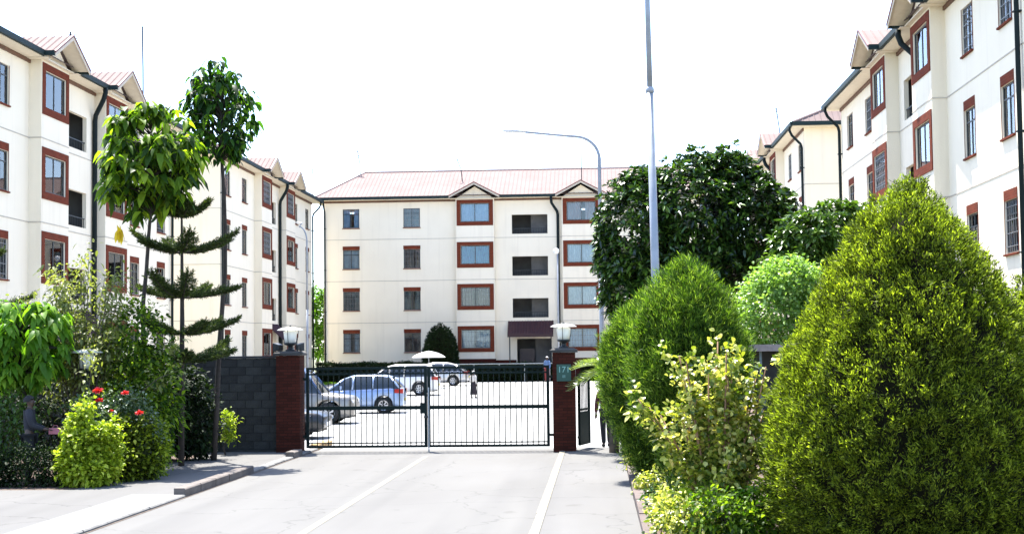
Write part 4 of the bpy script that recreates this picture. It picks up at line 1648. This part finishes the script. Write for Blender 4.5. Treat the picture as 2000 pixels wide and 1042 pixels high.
def limbs(root, base, blobs, r0, material, bend=.1, name='trunk', seed=0, stems=1):
    rg = random.Random(seed)
    base = Vector(base)
    cz = min(b[2] - b[5] * .4 for b in blobs)
    cx = sum(b[0] for b in blobs) / len(blobs)
    cy = sum(b[1] for b in blobs) / len(blobs)
    fork = Vector((base.x + (cx - base.x) * .7, base.y + (cy - base.y) * .7, max(base.z + .2, cz)))
    mid = (base + fork) / 2 + Vector((rg.uniform(-bend, bend), rg.uniform(-bend, bend), 0))
    tr = MB().tube([base, mid, fork], [r0, r0 * .8, r0 * .62], 8).build(name, material, root, True)
    lm = MB()
    for b in blobs:
        for k in range(3):
            tip = Vector((b[0] + rg.uniform(-.5, .5) * b[3], b[1] + rg.uniform(-.5, .5) * b[4], b[2] + rg.uniform(-.1, .6) * b[5]))
            m_ = fork.lerp(tip, .5) + Vector((rg.uniform(-.1, .1), rg.uniform(-.1, .1), rg.uniform(0, .15)))
            lm.tube([fork, m_, tip], [r0 * .5, r0 * .32, r0 * .12], 6)
    lm.build('limb', material, tr, True)


def broadleaf(name, label, cat, loc, blobs, nclust, per, ln, wd, material, seed, droop=.4, updir=.3, shell=.3, r0=.06, bark=BARK, big=True, spread=.12, group=None, whorl=False):
    root = thing(name, label, cat, loc, 0, group)
    g = np.random.default_rng(seed)
    p, o = blob_points(blobs, nclust, g, shell)
    n = len(p)
    ax = unit(o + np.array([0, 0, updir]) + g.normal(0, .25, (n, 3)))
    if whorl:
        # rosette: leaves fan around the shoot axis
        t1 = unit(np.cross(ax, unit(g.normal(size=(n, 3)))))
        t2 = np.cross(ax, t1)
        parts_d, parts_p = [], []
        for k in range(per):
            a = 2.4 * k + g.random(n) * .5
            el = g.uniform(.15, .9, n)
            d = (t1 * np.cos(a)[:, None] + t2 * np.sin(a)[:, None]) * np.cos(el)[:, None] + ax * np.sin(el)[:, None]
            parts_d.append(d)
            parts_p.append(p + ax * g.uniform(-.06, .03, n)[:, None])
        pos, d = np.concatenate(parts_p), np.concatenate(parts_d)
    else:
        pos = np.repeat(p, per, 0) + g.normal(0, spread, (n * per, 3))
        d = np.repeat(ax, per, 0) + g.normal(0, .7, (n * per, 3))
    m_ = len(pos)
    lv = ln * g.uniform(.65, 1.25, m_)
    wv = wd * g.uniform(.7, 1.2, m_)
    if big:
        crown('crown', [leaves_big(pos, d, lv, wv, droop * g.uniform(.4, 1.4, m_))], material, root)
    else:
        crown('crown', [leaves_small(pos, d, lv, wv)], material, root)
    limbs(root, (0, 0, -.05), blobs, r0, bark, seed=seed)
    return root


# --- right side: clipped conifers
CONE = [(.02, 1.5), (.4, 1.72), (.8, 1.80), (1.3, 1.78), (2.0, 1.60), (2.66, 1.33), (3.3, 1.0), (3.8, .70), (4.2, .40), (4.5, .05)]
conifer('very large clipped olive green cone shrub filling the lower right corner', (3.86, 18.6, 0), CONE, 4600, 56, .058, .014, L_CONE, 4, .38, .10, 'clipped evergreens along the footpath', .12, 'cone_shrub')
FL = [(.1, .12), (.4, .26), (.9, .48), (1.5, .78), (2.0, .98), (2.6, .90), (3.1, .68), (3.5, .36), (3.72, .05)]
conifer('feathery green cypress behind the variegated shrub, nearest of its row', (1.36, 22.6, 0), [(a, b * .90) for a, b in FL], 2600, 52, .10, .009, L_FEATH, 9, .55, .10, 'clipped evergreens along the footpath', .22)
conifer('feathery cypress second in the row, left of the tall straight pole', (.88, 27.4, 0), [(a * .90, b * .84) for a, b in FL], 2000, 48, .11, .010, L_FEATH, 15, .55, .10, 'clipped evergreens along the footpath', .22)
conifer('feathery cypress farthest in the row, beside the spiky palm', (.80, 32.6, 0), [(a * .88, b * .72) for a, b in FL], 1600, 42, .12, .012, L_FEATH, 22, .55, .10, 'clipped evergreens along the footpath', .22)
conifer('olive clipped shrub cut off by the right picture edge', (6.35, 20.8, 0), [(a * .82, b * .9) for a, b in CONE], 2400, 40, .06, .016, L_CONE, 31, .38, .09, 'clipped evergreens along the footpath', .12, 'cone_shrub')
conifer('pale feathery cypress standing between the pole and the guard booth', (1.92, 26.4, 0), [(a * .92, b * .58) for a, b in FL], 1500, 42, .12, .011, L_FEATH, 37, .55, .10, 'clipped evergreens along the footpath', .22)

# --- variegated croton with bare stems
cr = thing('croton', 'variegated cream and yellow leaved shrub in front of the dark cypress', 'shrub', (1.56, 19.6, 0))
g = np.random.default_rng(5)
stems = MB()
tips = []
for i in range(34):
    a = g.uniform(0, 2 * np.pi)
    rr = g.uniform(.1, .8)
    h = g.uniform(.9, 2.35)
    tip = Vector((rr * math.cos(a) * (1.0), rr * math.sin(a) * .7, h))
    if i < 3:
        tip = Vector((-.75 - .14 * i, -.1 + .12 * i, 1.55 + .1 * i))
    if i == 3:
        tip = Vector((.02, 0, 2.5))
    if i == 4:
        tip = Vector((.2, .1, 2.3))
    if 5 <= i < 11:
        tip = Vector((g.uniform(-.2, .62), g.uniform(-.3, .3), g.uniform(1.7, 2.25)))
    m_ = Vector((tip.x * .45 + g.uniform(-.08, .08), tip.y * .45, h * .5))
    stems.tube([(tip.x * .1, tip.y * .1, 0), m_, tip], [.024, .018, .009], 6)
    for t in np.linspace(.2, 1.0, 19):
        q = (m_.lerp(tip, (t - .5) * 2) if t > .5 else Vector((tip.x * .1, tip.y * .1, 0)).lerp(m_, t * 2))
        tips.append(q + Vector(g.normal(0, .07, 3)))
stems.build('stem', mat('croton_stem', (.25, .14, .07), .8), cr, True)
P = np.array([tuple(t) for t in tips])
n = len(P)
ax = unit(np.stack([P[:, 0] * .7, P[:, 1] * .7, np.full(n, .9)], 1) + g.normal(0, .35, (n, 3)))
pos = np.repeat(P, 13, 0) + g.normal(0, .055, (n * 13, 3))
d = np.repeat(ax, 13, 0) + g.normal(0, .75, (n * 13, 3))
crown('foliage', [leaves_big(pos, d, g.uniform(.07, .125, n * 13), g.uniform(.05, .075, n * 13), .3)], L_CROTON, cr)

for i, (x, y, s, lab, mt) in enumerate([
        (.98, 20.2, 1.0, 'low yellow variegated plant at the corner of the footpath kerb', L_CROTON),
        (1.7, 19.2, 1.1, 'low glossy green plant at the foot of the variegated shrub', L_UMB),
        (2.05, 18.9, 1.3, 'low bright green plant against the big clipped cone', L_BRIGHT),
        (1.25, 19.5, 1.2, 'low yellow green plant left of the variegated shrub stems', L_LIME),
        (.95, 18.7, 1.1, 'low variegated plant at the bottom edge beside the kerb', L_CROTON),
        (1.45, 18.5, 1.25, 'dark leafy ground plant below the variegated shrub', L_UMB),
        (1.0, 21.6, .95, 'green plant under the nearest cypress by the kerb', L_GLOSS2),
        (.85, 24.7, .75, 'small yellow plant at the foot of the first cypress', L_CROTON),
        (.80, 29.8, .75, 'small yellow plant by the kerb between two cypresses', L_CROTON),
        (.78, 34.6, .8, 'small yellow plant by the kerb near the pedestrian gate', L_CROTON)]):
    broadleaf('bedding_plant', lab, 'plant', (x, y, .02), [(0, 0, .26 * s, .34 * s, .3 * s, .26 * s), (.2 * s, .05, .2 * s, .25 * s, .25 * s, .2 * s)], int(150 * s), 7, .085, .045, mt, 60 + i, .4, .5, .35, .012, DBARK, True, .06, 'low plants edging the shrub bed')

# --- palm beside the pillar
pm = thing('palm', 'spiky pale palm with stiff fronds between pillar and cypress', 'palm', (.36, 34.9, 0))
MB().tube([(0, 0, -.05), (.02, 0, .9), (-.05, 0, 1.95)], [.12, .1, .08], 8).build('trunk', BARK, pm, True)
g = np.random.default_rng(3)
for i in range(30):
    a = 2.4 * i + g.uniform(-.2, .2)
    el = g.uniform(-.1, .8)
    d = Vector((math.cos(a) * math.cos(el), math.sin(a) * math.cos(el), math.sin(el)))
    ln = g.uniform(.75, 1.1)
    pts = [Vector((-.05, 0, 1.95)) + d * ln * t + Vector((0, 0, -.42 * t * t * ln)) for t in np.linspace(0, 1, 9)]
    rib = MB().tube(pts, [.012] * 8 + [.004], 4)
    o = rib.build('frond', L_PALM, pm)
    side = d.cross(Vector((0, 0, 1))).normalized()
    lp, ld, ll = [], [], []
    for t in np.linspace(.12, 1, 20):
        q = Vector((-.05, 0, 1.95)) + d * ln * t + Vector((0, 0, -.42 * t * t * ln))
        for s in (-1, 1):
            lp.append(tuple(q))
            ld.append(tuple(side * s * .8 + d * .75 + Vector((0, 0, .18))))
            ll.append(.30 * (1 - .55 * t))
    v, f = leaves_small(np.array(lp), np.array(ld), np.array(ll), .028)
    link('leaflet', np_mesh('leaflet', v, f, L_PALM), o)

# --- guard booth half hidden by the shrubs
gb = thing('guard_booth', 'dark booth with flat concrete slab roof behind the variegated shrub', 'booth', (4.36, 33.5, .04))
BOOTH = mat('booth_dark', (.03, .035, .035), .8, (.02, .024, .024), 3)
MB().box(-.8, -.6, 0, .8, .7, .9).build('wall', BOOTH, gb)
MB().box(-.8, .62, .902, .8, .7, 2.3).build('back_wall', BOOTH, gb)
for x in (-.78, -.32, .78):
    MB().tube([(x, -.58, .9), (x, -.58, 2.3)], .03, 6).build('post', mat('booth_post', (.12, .17, .18), .6), gb)
MB().box(-1.05, -.85, 2.302, 1.05, .9, 2.45).build('slab_roof', mat('old_slab', (.30, .25, .22), .9, (.2, .17, .15), 4, .4), gb)

# --- pale shrub, glossy tree, second glossy tree
broadleaf('pale_shrub', 'tall pale green shrub above the guard booth', 'shrub', (5.35, 40, 0), [(-.5, 0, 3.2, 1.25, 1.1, 1.35), (.7, 0, 2.9, 1.25, 1.1, 1.2), (-.2, -.1, 4.0, .9, .8, .75), (1.6, .2, 2.6, 1.0, 1.0, 1.1), (.2, 0, 1.5, 1.3, 1.1, 1.0)], 5200, 7, .14, .075, L_PALE, 71, .35, .5, .2, .07, BARK, True, .1)
broadleaf('glossy_tree', 'broad dark tree with shiny leaves and dense rounded crown', 'tree', (3.4, 50, 0),
          [(-1.9, 0, 6.4, 1.55, 1.7, 2.0), (0, 0, 6.8, 1.8, 1.9, 2.2), (1.7, 0, 6.6, 1.6, 1.7, 1.9), (.95, 0, 8.0, 1.05, 1.2, 1.15), (-1.7, 0, 7.8, .9, 1.0, .75), (-.4, -.2, 5.2, 2.4, 1.6, 1.3), (2.6, 0, 6.6, .9, 1.0, 1.1), (-2.6, 0, 5.4, .85, 1.0, 1.3), (-2.3, 0, 4.3, 1.0, 1.0, 1.2)],
          4400, 11, .27, .095, L_GLOSS, 72, .25, .5, .22, .22, DBARK, True, .1, 'glossy trees by the right block', True)
broadleaf('glossy_tree', 'lighter glossy leaved tree between the dark tree and the big cone', 'tree', (6.9, 46, 0),
          [(-.5, 0, 5.6, 1.0, 1.0, 1.0), (.5, 0, 6.0, 1.0, 1.0, .9), (1.1, 0, 6.2, .7, .8, .7), (-.9, 0, 5.0, .8, .9, .8), (.2, 0, 4.8, 1.1, 1.0, .9)],
          900, 11, .27, .10, L_GLOSS2, 73, .35, .6, .25, .12, DBARK, True, .1, 'glossy trees by the right block', True)

# --- left side trees


def umbrella_tree(label, loc, top, crown_c, crown_r, ntips, per, material, seed, r0, ln, lean=(0, 0), yellow=0, inner=.5):
    root = thing('umbrella_tree', label, 'tree', loc, 0, 'tall thin trees with broad hanging leaves')
    rg = random.Random(seed)
    g = np.random.default_rng(seed)
    base = Vector((0, 0, -.05))
    cc = Vector(crown_c)
    knee = Vector((lean[0], lean[1], cc.z * .55))
    fork = Vector((cc.x, cc.y, cc.z - crown_r[2] * .7))
    peak = Vector((cc.x, cc.y, cc.z + crown_r[2] * .8))
    jog = lambda: Vector((rg.uniform(-.05, .05), rg.uniform(-.05, .05), 0))
    tr = MB().tube([base, knee * .3 + jog() + Vector((0, 0, .1)), knee * .6 + jog(), knee, knee.lerp(fork, .35) + jog(), knee.lerp(fork, .7) + jog(), fork, fork.lerp(peak, .5) + jog(), peak],
                   [r0 * 1.15, r0 * 1.0, r0 * .93, r0 * .85, r0 * .78, r0 * .72, r0 * .62, r0 * .4, r0 * .15], 8).build('trunk', DBARK, root, True)
    lm = MB()
    pos, dirs, lens = [], [], []
    for i in range(ntips):
        d = unit(g.normal(size=3))
        d[2] = d[2] * .9 + .12
        t = 1 - abs(g.normal(0, .22))
        tip = cc + Vector(d * np.array(crown_r) * t)
        st = fork.lerp(peak, float(np.clip((tip.z - fork.z) / (peak.z - fork.z) - .15, 0, 1)))
        mid = st.lerp(tip, .55) + Vector((0, 0, .12))
        lm.tube([st, mid, tip], [.018, .012, .006], 5)
        h = Vector((d[0], d[1], 0))
        for k in range(per):
            a = 2 * np.pi * k / per + g.random() * .5
            o = np.array([math.cos(a), math.sin(a), g.uniform(-.55, .25)]) + np.array([h.x, h.y, 0]) * .5
            pos.append(np.array(tip) + g.normal(0, .05, 3))
            dirs.append(o)
            lens.append(ln * g.uniform(.65, 1.2))
        if g.random() < inner:
            for k in range(per // 2):
                a = g.random() * 2 * np.pi
                pos.append(np.array(mid) + g.normal(0, .06, 3))
                dirs.append(np.array([math.cos(a), math.sin(a), -.5]))
                lens.append(ln * g.uniform(.6, 1.1))
    lm.build('limb', DBARK, tr, True)
    pos, dirs, lens = np.array(pos), np.array(dirs), np.array(lens)
    crown('crown', [leaves_big(pos, dirs, lens, lens * g.uniform(.46, .64, len(lens)), g.uniform(.5, 1.3, len(lens)), .14)], material, root)
    if yellow:
        p2 = np.array([[cc.x - .62 + g.normal(0, .05), cc.y - .2, cc.z - crown_r[2] * .9 + g.normal(0, .05)] for _ in range(yellow)])
        d2 = np.tile([[0.05, -.1, -1.0]], (yellow, 1)) + g.normal(0, .25, (yellow, 3))
        crown('dying_leaves', [leaves_big(p2, d2, .26, .09, .2, .1)], leaf_mat('yellow_leaf', [(0, (.5, .3, .01)), (1, (.7, .5, .03))], .4), root)
    return root


umbrella_tree('wide domed tree with hanging leaves, nearer of the two tall thin ones', (-9.55, 31.0, 0), 8, (.10, 0, 6.45), (1.08, 1.0, 1.5), 140, 9, L_UMB, 41, .055, .24, (-.05, 0), 9)
umbrella_tree('taller narrow crowned tree right of the domed one, curved trunk', (-8.66, 33.2, 0), 9, (.19, 0, 7.75), (.80, .75, 1.4), 120, 8, L_DARKU, 42, .06, .20, (.26, 0), 0, .35)
umbrella_tree('low bright green tree with drooping leaves at the left picture edge', (-11.15, 28.6, 0), 4, (-.15, 0, 2.62), (.95, .9, 1.0), 130, 9, L_BRIGHT, 43, .05, .22, (0, 0), 0, .5)

# --- Norfolk pine with tiered, upswept branches


def norfolk(label, loc, tiers, h, seed, az0=0):
    root = thing('norfolk_pine', label, 'tree', loc, 0, 'tiered pines on the left')
    g = np.random.default_rng(seed)
    tr = MB().tube([(0, 0, -.05), (.02, 0, h * .5), (0, 0, h)], [.07, .05, .012], 8).build('trunk', DBARK, root, True)
    for z, ln, nb in tiers:
        for k in range(nb):
            a = az0 + 2 * math.pi * k / nb + g.uniform(-.35, .35)
            dv = Vector((math.cos(a), math.sin(a), 0))
            L_ = ln * g.uniform(.62, 1.15)
            up = g.uniform(.20, .52)
            pts = [Vector((0, 0, z)) + dv * L_ * t + Vector((0, 0, -.10 * t + up * t * t)) for t in np.linspace(0, 1, 9)]
            br = MB().tube(pts, list(np.linspace(.022, .006, 9)), 5).build('branch', DBARK, root, True)
            pos, d, lens = [], [], []
            sd = dv.cross(Vector((0, 0, 1)))
            for t in np.linspace(.14, 1, 30):
                q = Vector((0, 0, z)) + dv * L_ * t + Vector((0, 0, -.10 * t + up * t * t))
                tan = (dv * L_ + Vector((0, 0, -.10 + 2 * up * t))).normalized()
                w = .30 * (math.sin(min(1, t * 1.15) * math.pi * .9) * .75 + .3)
                for s in (-1, 1, 0):
                    bd = (sd * s * .8 + tan * .75 + Vector((0, 0, .55 if s == 0 else .30))).normalized()
                    bl = w * g.uniform(.7, 1.15)
                    for j in range(20):
                        u = g.random()
                        pos.append(tuple(q + bd * bl * u))
                        d.append(tuple(np.array(bd) * 1.0 + g.normal(0, .55, 3)))
                        lens.append(g.uniform(.06, .11))
            v, f = leaves_small(np.array(pos), np.array(d), np.array(lens), .018)
            link('needles', np_mesh('needles', v, f, L_PINE), br)
    return root


norfolk('dark tiered pine with upswept branches in front of the block wall', (-8.95, 31.6, 0), [(2.25, 1.4, 6), (2.85, 1.45, 6), (3.65, 1.25, 6), (4.62, 1.1, 6), (5.4, .7, 5), (6.0, .4, 4)], 6.3, 51, .15)
norfolk('tiered pine outside the left picture edge, branch tips poking in', (-13.6, 31.0, 0), [(1.9, 1.4, 6), (2.9, 1.35, 6), (3.35, 1.35, 6), (4.3, 1.1, 6), (5.1, .7, 5)], 5.8, 52, .05)

# --- sparse arching shrub
sp = thing('sparse_shrub', 'pale wispy shrub with thin arching stems before the left block', 'shrub', (-10.35, 29.6, 0))
g = np.random.default_rng(8)
sm = MB()
pos, d = [], []
for i in range(64):
    a = g.uniform(0, 2 * np.pi)
    rr = abs(g.normal(0, .72)) + .15
    h = g.uniform(2.6, 5.0) * (1 - .22 * min(rr, 1.5))
    tip = Vector((rr * math.cos(a) * 1.25 + .1, rr * math.sin(a) * .8, h))
    m_ = Vector((tip.x * .35, tip.y * .35, h * .62))
    pts = [Vector((tip.x * .06, tip.y * .06, 0)), m_, m_.lerp(tip, .6) + Vector((0, 0, .12)), tip]
    sm.tube(pts, [.02, .012, .007, .003], 5)
    for t in g.uniform(.12, 1, 85):
        q = pts[1].lerp(pts[2], t / .6) if t < .6 else pts[2].lerp(pts[3], (t - .6) / .4)
        q = q + Vector(g.normal(0, .10, 3))
        pos.append(tuple(q))
        d.append(tuple(g.normal(0, .6, 3) + np.array([math.cos(a) * .5, math.sin(a) * .5, .1])))
sm.build('stem', BARK, sp, True)
crown('foliage', [leaves_big(np.array(pos), np.array(d), g.uniform(.08, .15, len(pos)), g.uniform(.035, .06, len(pos)), .4)], L_SPARSE, sp)

# --- shrub masses of the left bed
LB = 'mixed shrubs in the left bed'
broadleaf('broadleaf_shrub', 'mid green shrub with shiny leaves in front of the pine trunk', 'shrub', (-9.45, 30.1, 0), [(0, 0, 2.6, .6, .6, .95), (.25, 0, 1.7, .65, .6, .9), (-.45, 0, 2.0, .6, .6, .9), (.1, 0, 1.1, .8, .7, .8)], 620, 9, .14, .06, L_UMB, 81, .5, .3, .3, .04, DBARK, True, .12, LB)
broadleaf('broadleaf_shrub', 'dark leafy shrub in shade against the block wall', 'shrub', (-8.9, 33.4, 0), [(-.25, 0, .9, .5, .5, .85), (-.35, -.1, 1.5, .4, .4, .6), (-1.0, 0, 1.3, .7, .6, 1.1), (-1.7, .3, 1.4, .8, .6, 1.2)], 1300, 8, .13, .06, L_HEDGE, 82, .4, .3, .3, .03, DBARK, True, .12, LB)
broadleaf('broadleaf_shrub', 'dark tangled shrub behind the drooping bright tree', 'shrub', (-11.9, 32.0, 0), [(0, 0, 1.2, 1.0, .8, 1.2), (1.0, 0, 1.3, .9, .7, 1.2), (-1.0, 0, 1.3, .9, .7, 1.2), (2.0, .2, 1.2, .8, .7, 1.1)], 1000, 8, .14, .055, L_HEDGE, 83, .5, .3, .3, .04, DBARK, True, .14, LB)
broadleaf('broadleaf_shrub', 'white flecked shiny shrub just right of the person in grey', 'shrub', (-9.95, 28.5, 0), [(0, 0, 1.05, .38, .35, .55), (.1, 0, .55, .42, .35, .45)], 240, 9, .11, .05, L_ROSE, 84, .4, .4, .3, .025, DBARK, True, .08, LB)
broadleaf('broadleaf_shrub', 'shiny dark shrub left of the person, at the picture edge', 'shrub', (-11.35, 28.3, 0), [(0, 0, 1.0, .55, .4, .8), (-.5, 0, .9, .5, .4, .7)], 320, 9, .11, .05, L_GLOSS2, 85, .4, .4, .3, .025, DBARK, True, .1, LB)
broadleaf('low_hedge', 'low dark green clump in front of the person, by the paving', 'hedge', (-10.5, 26.95, 0), [(-.6, 0, .36, .5, .3, .38), (0, 0, .38, .5, .3, .40), (.5, .1, .36, .4, .3, .36), (-1.1, .1, .4, .5, .3, .4)], 800, 8, .07, .035, L_HEDGE, 86, .3, .4, .25, .015, DBARK, True, .06, LB)
lime = dict(droop=.3, updir=.6, shell=.22, r0=.025, bark=DBARK, big=True, spread=.06, group='lime shrubs in the left bed')
broadleaf('lime_shrub', 'yellow lime shrub at the front corner of the left bed', 'shrub', (-9.45, 26.9, 0), [(-.1, 0, .42, .34, .32, .42), (.14, -.05, .85, .24, .24, .30), (-.12, 0, 1.0, .2, .2, .30), (-.02, .05, 1.38, .15, .16, .24), (.36, .1, .5, .3, .28, .42), (.42, .1, .95, .2, .2, .2), (.2, -.2, .3, .3, .25, .28)], 820, 9, .09, .058, L_LIME, 87, **lime)
broadleaf('lime_shrub', 'duller lime shrub just behind and right of the front one', 'shrub', (-8.98, 27.9, 0), [(0, 0, .45, .36, .36, .45), (-.12, 0, .85, .26, .26, .32), (.3, .3, .5, .32, .32, .45), (.22, .2, .95, .2, .2, .22)], 640, 9, .085, .05, L_CONE, 88, **lime)
broadleaf('lime_shrub', 'narrow lime shrub at the right end of the left bed', 'shrub', (-8.72, 29.2, 0), [(0, 0, .55, .16, .22, .55), (-.3, 0, .7, .3, .3, .62)], 360, 9, .075, .042, L_LIME, 89, **lime)
broadleaf('lime_shrub', 'small bright plant standing alone before the block wall', 'shrub', (-8.82, 35.0, 0), [(0, 0, .82, .18, .18, .2), (.05, 0, .5, .14, .14, .16)], 60, 9, .08, .05, L_LIME, 90, **lime)

# rose bush with red flowers
rb = broadleaf('rose_bush', 'rose bush with red blooms above the lime shrubs', 'shrub', (-9.2, 28.35, 0), [(0, 0, 1.25, .5, .4, .5), (.3, 0, .95, .45, .4, .5), (-.2, 0, .8, .45, .4, .5)], 480, 9, .085, .045, L_ROSE, 91, .4, .4, .3, .02, DBARK, True, .09, LB)
g = np.random.default_rng(6)


def bloom(parent, x, y, z, s=1.0):
    pos, d, L_ = [], [], []
    for ring, (el, k, rr) in enumerate(((.15, 7, .055), (.6, 6, .045), (1.1, 5, .035))):
        for i in range(k):
            a = 2 * math.pi * i / k + ring * .5
            d.append((math.cos(a) * math.cos(el), -.55 + math.sin(a) * math.cos(el) * .7, math.sin(el) + math.sin(a) * .3))
            pos.append((x, y, z))
            L_.append(rr * s * 1.5)
    L_ = np.array(L_)
    v, f = leaves_big(np.array(pos), np.array(d), L_, L_ * .8, .1, .25)
    o = link('bloom', np_mesh('bloom', v, f, FLOWER), parent)
    return o


for (x, z, s) in ((-.30, 1.72, 1.5), (-.28, 1.55, 1.1), (.22, 1.68, 1.1), (.5, 1.30, 1.2), (.42, .62, .9), (-.05, 1.35, .7)):
    bloom(rb, x, -.46, z, s)

# garden lamp among the shrubs
gl = pillar_lamp(-10.2, 29.25, 1.96, 'mushroom lamp on a short post among the left shrubs', False)
MB().tube([(0, 0, -1.96), (0, 0, 0)], .05, 8).build('post', DARK, gl)

# --- court planting
def hedge(label, loc, L_, D_, H_, seed, material, nn, group='clipped hedges before the far block'):
    root = thing('hedge', label, 'hedge', loc, 0, group)
    g = np.random.default_rng(seed)
    a = g.random(nn)
    x = g.uniform(0, L_, nn)
    top = a < .4
    y = np.where(top, g.uniform(-D_ / 2, D_ / 2, nn), -D_ / 2 + np.abs(g.normal(0, .06, nn)))
    z = np.where(top, H_ - np.abs(g.normal(0, .06, nn)), g.uniform(0, H_, nn)) + .05 * np.sin(x * 2.3) * (a < .5)
    p = np.stack([x, y, z], 1)
    nrm = np.where(top[:, None], np.array([0, 0, 1.0]), np.array([0, -1.0, .3]))
    per = 5
    pos = np.repeat(p, per, 0) + g.normal(0, .06, (nn * per, 3))
    d = np.repeat(nrm, per, 0) + g.normal(0, .6, (nn * per, 3))
    crown('foliage', [leaves_small(pos, d, .13 * g.uniform(.7, 1.2, nn * per), .06)], material, root)
    MB().box(.05, -D_ / 2 + .12, 0, L_ - .05, D_ / 2 - .05, H_ - .12).build('shade_core', CORE, root)  # solid dark box added inside the leaves, blocks light like the conifer cores
    return root


hedge('long dark clipped hedge across the foot of the far block', (-11.2, 101.6, .35), 9.4, 1.0, 1.12, 61, L_HEDGE, 3000)
hedge('clipped hedge left of the dome bush, behind the parked cars', (-19.3, 101.8, .35), 7.9, 1.0, 1.28, 62, L_HEDGE, 2600)
hedge('clipped hedge right of the entrance path, behind the gate pillar', (-1.2, 101.6, .35), 6.0, 1.0, 1.12, 63, L_HEDGE, 1800)
conifer('dark dome shaped clipped bush by the far block window', (-10.85, 102.8, .35), [(.02, 1.0), (.8, 1.18), (2.0, 1.2), (3.0, .98), (3.7, .55), (4.0, .08)], 2600, 7, .14, .045, L_HEDGE, 64, .3, .05, None, .12, 'dome_bush')
rl = thing('low_railing', 'pale thin railing above the long hedge of the far block', 'railing', (-10.2, 100.95, .35))
MB().tube([(0, 0, 1.22), (8.8, 0, 1.22)], .035, 6).build('rail', mat('pale_rail', (.4, .42, .4), .6), rl)
for i in range(6):
    MB().tube([(.1 + i * 1.72, 0, 0), (.1 + i * 1.72, 0, 1.22)], .025, 6).build('post', mat('pale_rail', (.4, .42, .4), .6), rl)
broadleaf('distant_tree', 'light green tree seen in the gap between left and far blocks', 'tree', (-23.0, 122, .35), [(0, 0, 5.0, 1.5, 1.5, 2.0), (.5, 0, 3.2, 1.6, 1.5, 1.6), (-.6, 0, 6.6, 1.1, 1.1, 1.2)], 800, 8, .3, .14, L_BRIGHT, 66, .4, .3, .3, .12, BARK, True, .25)
# lawn grass tufts
g = np.random.default_rng(77)
n = 9000
p = np.stack([g.uniform(-20, -17.7, n), g.uniform(72, 104, n), np.zeros(n)], 1)
p[:, 2] = np.array([gz(q) for q in p[:, 1]]) + .012
v, f = leaves_small(p, np.array([0, 0, 1.0]) + g.normal(0, .4, (n, 3)), g.uniform(.08, .16, n), .03)
tag(link('grass', np_mesh('grass', v, f, L_BRIGHT)), 'strip of sunlit grass along the left far block', 'grass', kind='stuff')

# ================================================================== ROOF AERIALS
def aerial(x, y, z, h, n, label, bent=0.0):
    a = thing('roof_aerial', label, 'aerial', (x, y, z), rng.uniform(-.5, .5), 'television aerials on the roofs')
    MB().tube([(0, 0, -.35), (bent * .3, 0, h * .5), (bent, 0, h)], .036, 5).build('mast', DARK, a)
    for i in range(n):
        zz = h - .12 - i * .16
        w = .32 - .02 * i
        MB().tube([(bent * zz / h - w, 0, zz), (bent * zz / h + w, 0, zz)], .018, 4).build('element', DARK, a)
    return a


aerial(-20.6, 57.0, 13.6, 1.6, 5, 'roof aerial between the two gablets of the left edge block')
aerial(-20.9, 67.4, 13.8, 3.9, 0, 'bare whip mast standing up between the two thin trees', -.05)
aerial(-19.8, 103.0, 13.9, 1.5, 2, 'short aerial on the last gablet of the left far block')
aerial(-17.6, 110.6, 15.7, 2.0, 4, 'leaning aerial at the left end of the far block ridge', -.3)
aerial(-9.7, 108.6, 15.0, 1.7, 1, 'thin leaning mast on the far roof above its left gablet', -.5)
aerial(-.95, 107.3, 14.4, 2.3, 0, 'thin mast at the peak of the far right gablet')
aerial(10.9, 87.0, 13.9, 2.6, 3, 'leaning aerial above the right block behind the dark tree', -.25)
